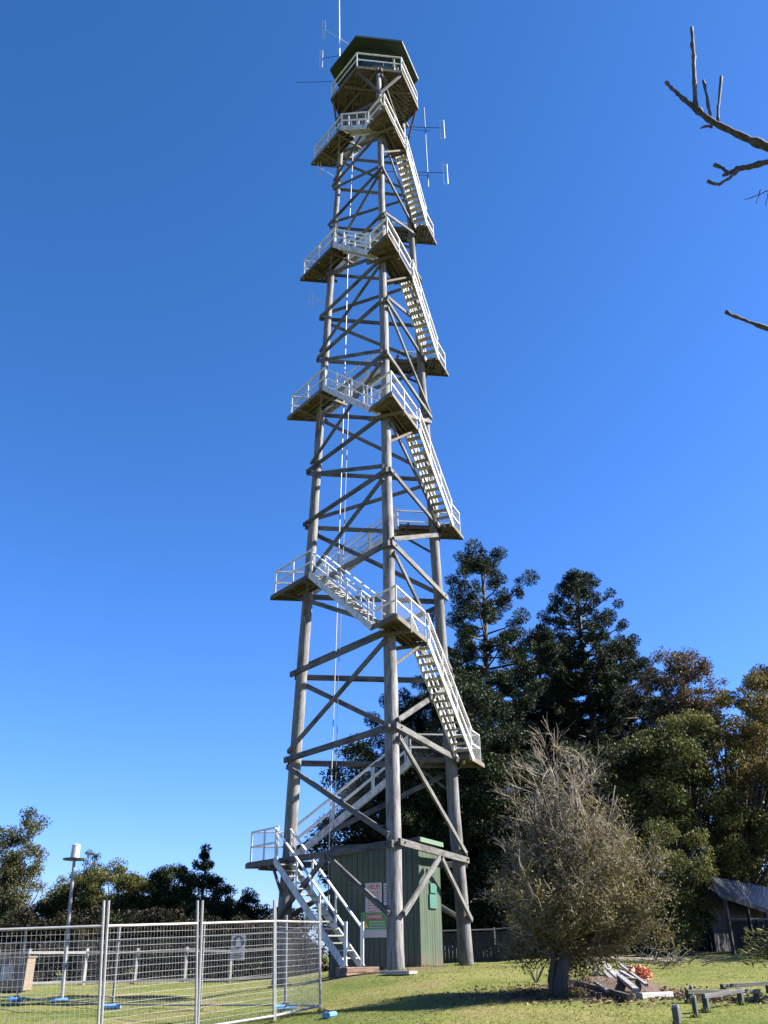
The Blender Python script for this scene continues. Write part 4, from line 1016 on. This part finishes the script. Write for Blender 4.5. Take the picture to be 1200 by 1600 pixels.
# the twiggy half bare tree on the lawn
def twig_tree():
    base = TREE; t_ = thing('twiggy_tree', base, 'half bare grey twiggy tree on the lawn right of the tower', 'tree')
    k = (at(900, 1400, base.y) - at(800, 1400, base.y)).length / 100      # metres per pixel here
    def P(px, py, dy=0.0): return at(px, py, base.y + dy)
    tr = MB(); tw = []; tips = []
    fork = P(884, 1490)
    tr.path([base - Vector((0, 0, 0.15)), P(876, 1535), P(880, 1510), fork], [0.17, 0.135, 0.12, 0.11], 10)
    tr.path([base + Vector((-0.08, 0.1, -0.1)), P(862, 1530, 0.1), P(866, 1500, 0.1), P(858, 1440, 0.1)], [0.1, 0.08, 0.07, 0.05], 8)
    tgt = []
    def env(ang_z, rad):   # crown outline: half width by height
        pass
    prof_y = [1180, 1205, 1240, 1290, 1350, 1410, 1455, 1500]
    prof_l = [846, 822, 800, 784, 770, 764, 774, 800]
    prof_r = [926, 958, 984, 1006, 1032, 1046, 1025, 935]
    nm = 100
    for i in range(nm):
        py = rnd.choice([1195, 1215, 1238, 1260, 1290, 1320, 1345, 1370, 1395, 1415, 1435, 1450, 1465, 1480, 1420, 1440, 1470]) + rnd.uniform(-15, 15)
        lo, hi = np.interp(py, prof_y, prof_l), np.interp(py, prof_y, prof_r)
        mid, hw = (lo + hi) / 2, (hi - lo) / 2
        a = rnd.uniform(0, 6.283); q = rnd.random() ** 0.55 * 0.9
        tgt.append(P(mid + hw * q * math.cos(a), py, hw * k * q * math.sin(a)))
    segs = []
    def grow(p, d, L, r, lev):
        # one shoot of three segments; side shoots fan out from it
        pts = [p]; cur = p.copy(); dd = d.normalized()
        for s in range(3):
            dd = (dd + Vector((rnd.gauss(0, .16), rnd.gauss(0, .16), rnd.gauss(0.05, .12)))).normalized()
            cur = cur + dd * L / 3; pts.append(cur.copy())
        rs = [r, r * .8, r * .62, r * .4]
        for s in range(3): segs.append((pts[s], pts[s + 1], rs[s], rs[s + 1]))
        if lev > 0:
            for q in range(5 if lev == 2 else 6):
                t = rnd.uniform(0.15, 1.0); i_ = min(2, int(t * 3)); pp_ = pts[i_].lerp(pts[i_ + 1], t * 3 - i_)
                nd = (dd * 0.8 + Vector((rnd.gauss(0, .65), rnd.gauss(0, .65), rnd.gauss(0.05, .5)))).normalized()
                grow(pp_, nd, L * rnd.uniform(.5, .8), r * .55, lev - 1)
        else: tips.append(pts[2])
    for q in tgt:
        limb(tr, fork + Vector((rnd.uniform(-.05, .05), rnd.uniform(-.05, .05), max(0, min(q.z - fork.z - 0.4, 1.4)) * rnd.random())), q, 0.042, 0.012, 0.16, 6, 5)
        d = (q - fork).normalized()
        for j in range(4 if q.z > fork.z + 0.3 else 5):
            f = rnd.uniform(0.35, 1.0)
            nd = (d + Vector((rnd.gauss(0, .6), rnd.gauss(0, .6), 0.1 + rnd.gauss(0, .5)))).normalized()
            grow(fork.lerp(q, f), nd, rnd.uniform(0.4, 0.7), 0.0095, 2)
    obj('trunk', tr, M['bark'], t_, smooth=True)
    # all twigs as three-sided shoots
    p0 = np.array([s[0][:] for s in segs]); p1 = np.array([s[1][:] for s in segs]); ra = np.array([s[2] for s in segs]) ; rb = np.array([s[3] for s in segs])
    ra = np.maximum(ra, 0.0026); rb = np.maximum(rb, 0.0022)
    d = unit(p1 - p0); a = unit(np.cross(d, np.array([0.31, 0.52, 0.79]))); b_ = np.cross(d, a); quads = []
    ang = [0, 2.0944, 4.18879]
    for i in range(3):
        u0 = a * math.cos(ang[i]) + b_ * math.sin(ang[i]); j = (i + 1) % 3; u1 = a * math.cos(ang[j]) + b_ * math.sin(ang[j])
        quads.append(np.stack([p0 + u0 * ra[:, None], p0 + u1 * ra[:, None], p1 + u1 * rb[:, None], p1 + u0 * rb[:, None]], 1))
    link('twigs', np_mesh('twigs', np.concatenate(quads).reshape(-1, 3), 4, M['twig']), t_, kind='stuff')
    tips_ = np.array([q[:] for q in tips]); zrel = (tips_[:, 2] - base.z)
    pk = np.clip(1.0 - zrel / 4.1, 0.05, 1) * 1.0
    sel = rng.random(len(tips_)) < pk
    tl = np.repeat(tips_[sel], 7, 0); tl = tl + rng.normal(size=tl.shape) * 0.08
    link('crown', np_mesh('crown', leaves(tl, 0.055, 0.5), 4, M['bushleaf']), t_)
twig_tree()

# bare branches reaching in from a tree out of the frame at right
YB = 6.0
tb = gy(1540, 6.6)
bt = thing('bare_tree', tb, 'dark bare branches reaching in from the right picture edge against the sky', 'tree')
hub = at(1500, 520, 6.4); hub2 = at(1480, 330, 6.3)
mbt = MB(); mbt.path([tb - Z * 0.2, tb.lerp(hub, 0.5) + Vector((0.1, 0, 0)), hub, hub2, at(1500, 60, 6.4)], [0.16, 0.14, 0.11, 0.09, 0.05], 10)
obj('trunk', mbt, M['branch'], bt, smooth=True)
def px2m(px): return px * YB * 1.6 / F_PX
def branch(pts, rp):
    P_ = [at(x, y, YB + dz) for x, y, dz in pts]
    dense, rad = [], []
    for i in range(len(P_) - 1):
        for s in range(4):
            t = s / 4; dense.append(P_[i].lerp(P_[i + 1], t) + Vector((rnd.uniform(-1, 1), 0, rnd.uniform(-1, 1))) * px2m(0.7))
            rad.append(px2m((rp[i] + (rp[i + 1] - rp[i]) * t) * rnd.choice((0.82, 0.95, 1.0, 1.28))))
    dense.append(P_[-1]); rad.append(px2m(rp[-1]))
    obj('branch', MB().path(dense, rad, 8), M['branch'], bt, smooth=True)
branch([(1480, 330, .3), (1300, 262, .1), (1200, 230, 0), (1172, 219, 0), (1145, 206, 0), (1118, 193, 0), (1096, 178, 0), (1080, 163, 0)], [12, 7.5, 5.8, 5.2, 4.8, 4.6, 4.6, 4.2])
branch([(1082, 166, 0), (1066, 153, 0), (1052, 140, 0), (1040, 128, 0)], [4.0, 2.6, 2.2, 2.4])
branch([(1087, 165, 0), (1085, 130, 0), (1084, 95, 0), (1082, 70, 0), (1081, 43, 0)], [3.6, 3.1, 3.0, 2.9, 2.6])
branch([(1110, 182, 0), (1106, 160, 0), (1099, 126, 0)], [2.4, 1.9, 2.0])
branch([(1121, 190, 0), (1123, 160, 0), (1127, 120, 0)], [2.4, 2.0, 2.5])
branch([(1112, 198, 0), (1103, 197, 0), (1094, 201, 0)], [2.4, 1.6, 0.9])
branch([(1480, 335, .3), (1310, 270, .1), (1200, 253, 0), (1170, 261, 0), (1152, 264, 0), (1138, 271, 0), (1130, 274, 0)], [9, 5.5, 3.6, 4.0, 3.6, 2.8, 2.2])
branch([(1150, 268, 0), (1140, 278, 0), (1124, 288, 0), (1114, 287, 0), (1105, 283, 0)], [2.8, 2.2, 2.0, 2.0, 2.6])
branch([(1136, 269, 0), (1128, 262, 0), (1115, 257, 0)], [2.2, 1.8, 2.4])
branch([(1490, 560, .3), (1300, 535, .1), (1200, 513, 0), (1168, 502, 0), (1145, 493, 0), (1133, 487, 0)], [8, 4.5, 2.6, 2.2, 2.0, 2.4])
branch([(1480, 340, .3), (1300, 300, .1), (1215, 290, 0), (1188, 304, 0), (1163, 312, 0)], [5, 2.0, 0.9, 0.7, 0.4])
for x, y in ((1196, 322), (1182, 318), (1204, 330)): branch([(x + 6, 297, 0), (x + 2, y - 10, 0), (x, y, 0)], [0.6, 0.5, 0.3])

# conifer shrub just out of frame at right, its branches showing
cb = gy(1262, 18.0)
cs = thing('conifer_shrub', cb, 'green conifer shrub branch poking in at the lower right edge', 'shrub')
cm = MB(); lc_ = []; ld_ = []
for i in range(26):
    a = rnd.uniform(0, 6.283); hh = rnd.uniform(0.2, 1.1); L_ = rnd.uniform(0.5, 0.98)
    if i < 5: a = math.pi + rnd.uniform(-0.35, 0.3); hh = 0.45 + 0.12 * i; L_ = 1.15
    p0 = cb + Z * hh; p1 = p0 + Vector((math.cos(a), math.sin(a), 0.12)) * L_
    cm.path([p0, p0.lerp(p1, .5) + Z * 0.05, p1], [0.02, 0.012, 0.005], 5)
    for q in range(90):
        t = rnd.random(); lc_.append((p0.lerp(p1, t) + Vector((rnd.gauss(0, .05), rnd.gauss(0, .05), rnd.gauss(0.02, .04))))[:]); ld_.append(((p1 - p0).normalized() + Vector((rnd.gauss(0, .6), rnd.gauss(0, .6), .3)))[:])
cm.path([cb - Z * 0.1, cb + Z * 1.3], [0.05, 0.015], 8)
obj('stem', cm, M['bark'], cs)
link('crown', np_mesh('crown', leaves(np.array(lc_), 0.13, 0.22, dirs=np.array(ld_), spread=0.3), 4, M['olive']), cs)

# ------------------------------------------------------------------ small things on the lawn at right
def low_rail(pa, pb, hgt, label, mat_post, mat_rail, posts=None):
    pa = Vector(pa); pb = Vector(pb)
    t_ = thing('low_timber_rail', (pa + pb) / 2, label, 'rail', 'low timber barrier rails on the lawn')
    for p in (pa, pb): plank('post', p - Z * 0.1, p + Z * hgt, 0.085, 0.085, mat_post, t_)
    plank('rail', pa + Z * (hgt - 0.06) + Vector((-0.03, -0.065, 0.03)), pb + Z * (hgt - 0.06) + Vector((0.05, -0.065, 0.03)), 0.04, 0.065, mat_rail, t_)
low_rail(gp(1105, 1582), gp(1159, 1571), 0.25, 'nearest low rail with a pale board on two dark posts', M['post'], M['brace'])
low_rail(gp(1078, 1568), gp(1184, 1566), 0.2, 'low dark rail just behind the pale topped rail', M['post'], M['post'])
low_rail(gp(1132, 1557), gp(1202, 1552), 0.2, 'furthest low dark rail near the conifer shrub', M['post'], M['post'])
def bollard(p, hgt, w_, label):
    p = Vector(p); t_ = thing('timber_post', p, label, 'post', 'short dark timber posts on the lawn')
    plank('shaft', p - Z * 0.1, p + Z * hgt, w_, w_, M['post'], t_); obj('cap', MB().beam(p + Z * (hgt + 0.001), p + Z * (hgt + 0.03), w_ * 0.92, w_ * 0.92, (0, 1, 0), ch=0.25), M['greypost'], t_)
bollard(gp(1060, 1606), 0.24, 0.09, 'short dark post with pale top, nearest the picture bottom')
bollard(gp(1088, 1590), 0.26, 0.065, 'short dark post left of the pale topped rail')
bollard(gp(1083, 1566), 0.22, 0.055, 'thin dark post behind, left end of the dark rail')

# heap of old timber with orange netting
hp = PILE
hm = MB(); nr, ns = 7, 22
vv = [hp + Vector((0.2, 0.4, 0.19))]
for i in range(1, nr + 1):
    for j in range(ns):
        a = 6.283 * j / ns; rr = i / nr * (1 + 0.1 * math.sin(3 * a + i)); x = hp.x + 0.1 + 1.15 * rr * math.cos(a); y = hp.y + 0.4 + 1.5 * rr * math.sin(a)
        vv.append(Vector((x, y, G(x, y) + 0.19 * (1 - (i / nr) ** 2) + (rnd.uniform(-.03, .03) if i < nr else -0.03))))
fs = [(0, 1 + j, 1 + (j + 1) % ns) for j in range(ns)]
for i in range(nr - 1):
    fs += [(1 + i * ns + j, 1 + (i + 1) * ns + j, 1 + (i + 1) * ns + (j + 1) % ns, 1 + i * ns + (j + 1) % ns) for j in range(ns)]
hm.add(vv, fs)
m, n, l, b = new_mat('dark_earth'); v = coords(n, l, (1, 1, 1)); f = noise(n, l, v, 8, 8, 0.75)
r = ramp(n, [(0.3, (0.03, 0.018, 0.012)), (0.7, (0.13, 0.08, 0.055))]); l.new(f, r.inputs[0]); l.new(r.outputs[0], b.inputs['Base Color']); b.inputs['Roughness'].default_value = 0.95; bump(n, l, b, f, 1.0, 0.06)
obj('earth_mound', hm, m, kind='structure')
pls = [((945, 1512), (996, 1558), 0.12, 0.07, 'M', 'long grey beam lying diagonally on top of the timber heap', 0.22),
       ((966, 1514), (1012, 1550), 0.07, 0.05, 'G', 'thin pale board right of the long grey beam on the heap', 0.26),
       ((938, 1524), (958, 1541), 0.10, 0.05, 'G', 'short pale board left of the long beam on the heap', 0.28),
       ((946, 1523), (968, 1540), 0.10, 0.05, 'G', 'second short pale board beside the long beam on the heap', 0.29),
       ((926, 1520), (942, 1538), 0.08, 0.05, 'M', 'short weathered stick at the left of the timber heap', 0.24),
       ((892, 1533), (985, 1563), 0.09, 0.08, 'B', 'long dark beam along the near left edge of the heap', 0.10),
       ((930, 1541), (950, 1556), 0.06, 0.05, 'M', 'small stick low on the near side of the heap', 0.16),
       ((972, 1532), (994, 1541), 0.07, 0.05, 'G', 'small pale offcut beside the orange netting', 0.26),
       ((914, 1518), (936, 1516), 0.08, 0.05, 'M', 'short board lying at the back left of the heap', 0.2)]
for (a, b2, w_, h_, mk, lab, up) in pls:
    pa, pb = gp(a[0], a[1] + 8), gp(b2[0], b2[1] + 4)
    plank('old_timber', pa + Z * up, pb + Z * (up * 0.45 + 0.04), w_, h_, {'M': M['greypost'], 'G': M['greypost'], 'B': M['bark']}[mk], None, label=lab, cat='timber', group='old timbers on the heap')
for (x_, y_, a_, L_, w_, lab) in ((930, 1530, -0.9, 0.55, 0.09, 'broken pale board at the far left of the heap'), (948, 1537, -0.6, 0.45, 0.07, 'broken pale board on the near face of the heap'),
                             (962, 1527, -1.0, 0.6, 0.06, 'narrow pale lath under the long grey beam'), (980, 1546, -0.45, 0.4, 0.09, 'short pale board at the right foot of the heap'), (976, 1524, -0.8, 0.5, 0.08, 'pale board leaning by the orange netting')):
    pa = gp(x_, y_); d_ = Vector((math.cos(a_), math.sin(a_), -0.12)) * L_
    plank('old_timber', pa + Z * 0.2, pa + Z * 0.2 + d_, w_, 0.04, M['greypost'], None, label=lab, cat='timber', group='old timbers on the heap')
pa, pb = gp(1000, 1562), gp(1048, 1559)
plank('timber_block', pa + Z * 0.05, pb + Z * 0.05, 0.13, 0.10, M['greypost'], None, label='pale squared timber block on the grass at the near end of the heap', cat='timber')
oc = gp(1000, 1534); om = []
cc = np.array([oc.x, oc.y, oc.z + 0.14])
op = cc + unit(rng.normal(size=(900, 3))) * (rng.random((900, 1)) ** 0.5) * np.array([0.28, 0.35, 0.17])
o_t = thing('orange_netting', oc, 'crumpled heap of orange safety netting on the timber pile', 'netting')
link('mesh', np_mesh('mesh', leaves(op, 0.12, 0.22), 4, M['orange']), o_t)
# grey log behind the twiggy tree, sticks
la, lb = gp(893, 1509), gp(1062, 1507)
lg = MB(); lg.path([la + Z * 0.08, la.lerp(lb, .35) + Z * 0.11, la.lerp(lb, .7) + Z * 0.09, lb + Z * 0.1], [0.11, 0.12, 0.1, 0.07], 10)
obj('fallen_log', lg, M['greybark'], None, smooth=True, label='long grey log lying on the lawn behind the twiggy tree', cat='log')
bh = gp(1052, 1512); bm_ = MB()
for i in range(70):
    p = bh + Vector((rnd.gauss(0, .5), rnd.gauss(0, .4), rnd.uniform(0, .25))); bm_.tube(p, p + Vector((rnd.uniform(-.6, .6), rnd.uniform(-.4, .4), rnd.uniform(-.05, .35))), 0.014, 0.004, 5)
obj('brush_heap', bm_, M['bark'], None, kind='stuff')
dp = gp(838, 1536); dm = MB()
for i in range(16):
    a = rnd.uniform(0, 6.28); q = dp + Vector((math.cos(a) * .3, math.sin(a) * .3, rnd.uniform(.25, .55))); dm.path([dp - Z * .03, dp.lerp(q, .5) + Vector((rnd.uniform(-.05, .05), 0, .03)), q], [.008, .006, .003], 5)
obj('dry_sapling', dm, M['bark'], None, label='small dry leafless sapling left of the twiggy tree trunk', cat='plant')
tl_ = []
def tufts(p, r, k, h0=0.05, h1=0.14):
    for _ in range(k):
        a = rnd.uniform(0, 6.283); q = r * rnd.uniform(0.75, 1.5); x = p[0] + math.cos(a) * q; y = p[1] + math.sin(a) * q
        b0 = Vector((x, y, G(x, y) - 0.005)); c_ = rnd.uniform(0, 6.283); sd = Vector((math.cos(c_), math.sin(c_), 0)) * rnd.uniform(0.004, 0.008)
        tl_.extend((b0 - sd, b0 + sd, b0 + Vector((rnd.gauss(0, .03), rnd.gauss(0, .03), rnd.uniform(h0, h1)))))
for k_ in 'FRL':
    q = pole_pt(k_, 0); tufts(q, 0.28, 260)
for e_ in range(60):
    q = CORN + ux * (LX * e_ / 59) - uy * 0.06; tufts(q, 0.06, 14, 0.04, 0.12)
for e_ in range(36):
    q = CORN + uy * (LY * e_ / 35) + sn * 0.06; tufts(q, 0.06, 16, 0.04, 0.13)
for px_, py_ in ((1105, 1582), (1159, 1571), (1078, 1568), (1184, 1566), (1132, 1557), (1060, 1606), (1088, 1590), (1083, 1566)):
    tufts(gp(px_, py_), 0.06, 90, 0.04, 0.11)
tufts(TREE, 0.3, 260); tufts(lp, 0.08, 80)
for p_ in list(fp) + list(bp): tufts(p_, 0.06, 60, 0.04, 0.12)
for p_ in pp: tufts(p_, 0.12, 60, 0.04, 0.14)
for e_ in range(46):
    q = la.lerp(lb, e_ / 45); tufts(q - Vector((0, 0.14, 0)), 0.05, 14)
link('long_grass', np_mesh('long_grass', np.array([q[:] for q in tl_]), 3, M['grassblade']), kind='stuff')
sk = MB()
for i in range(40):
    x = TREE.x + 0.9 + rnd.gauss(0, .8); y = TREE.y - 0.1 + rnd.gauss(0, .5); p = Vector((x, y, G(x, y) + 0.015)); a = rnd.uniform(0, 6.28); L_ = rnd.uniform(.1, .45)
    sk.tube(p, p + Vector((math.cos(a) * L_, math.sin(a) * L_, rnd.uniform(0, .04))), 0.008, 0.004, 5)
obj('fallen_twigs', sk, M['greybark'], None, kind='stuff')
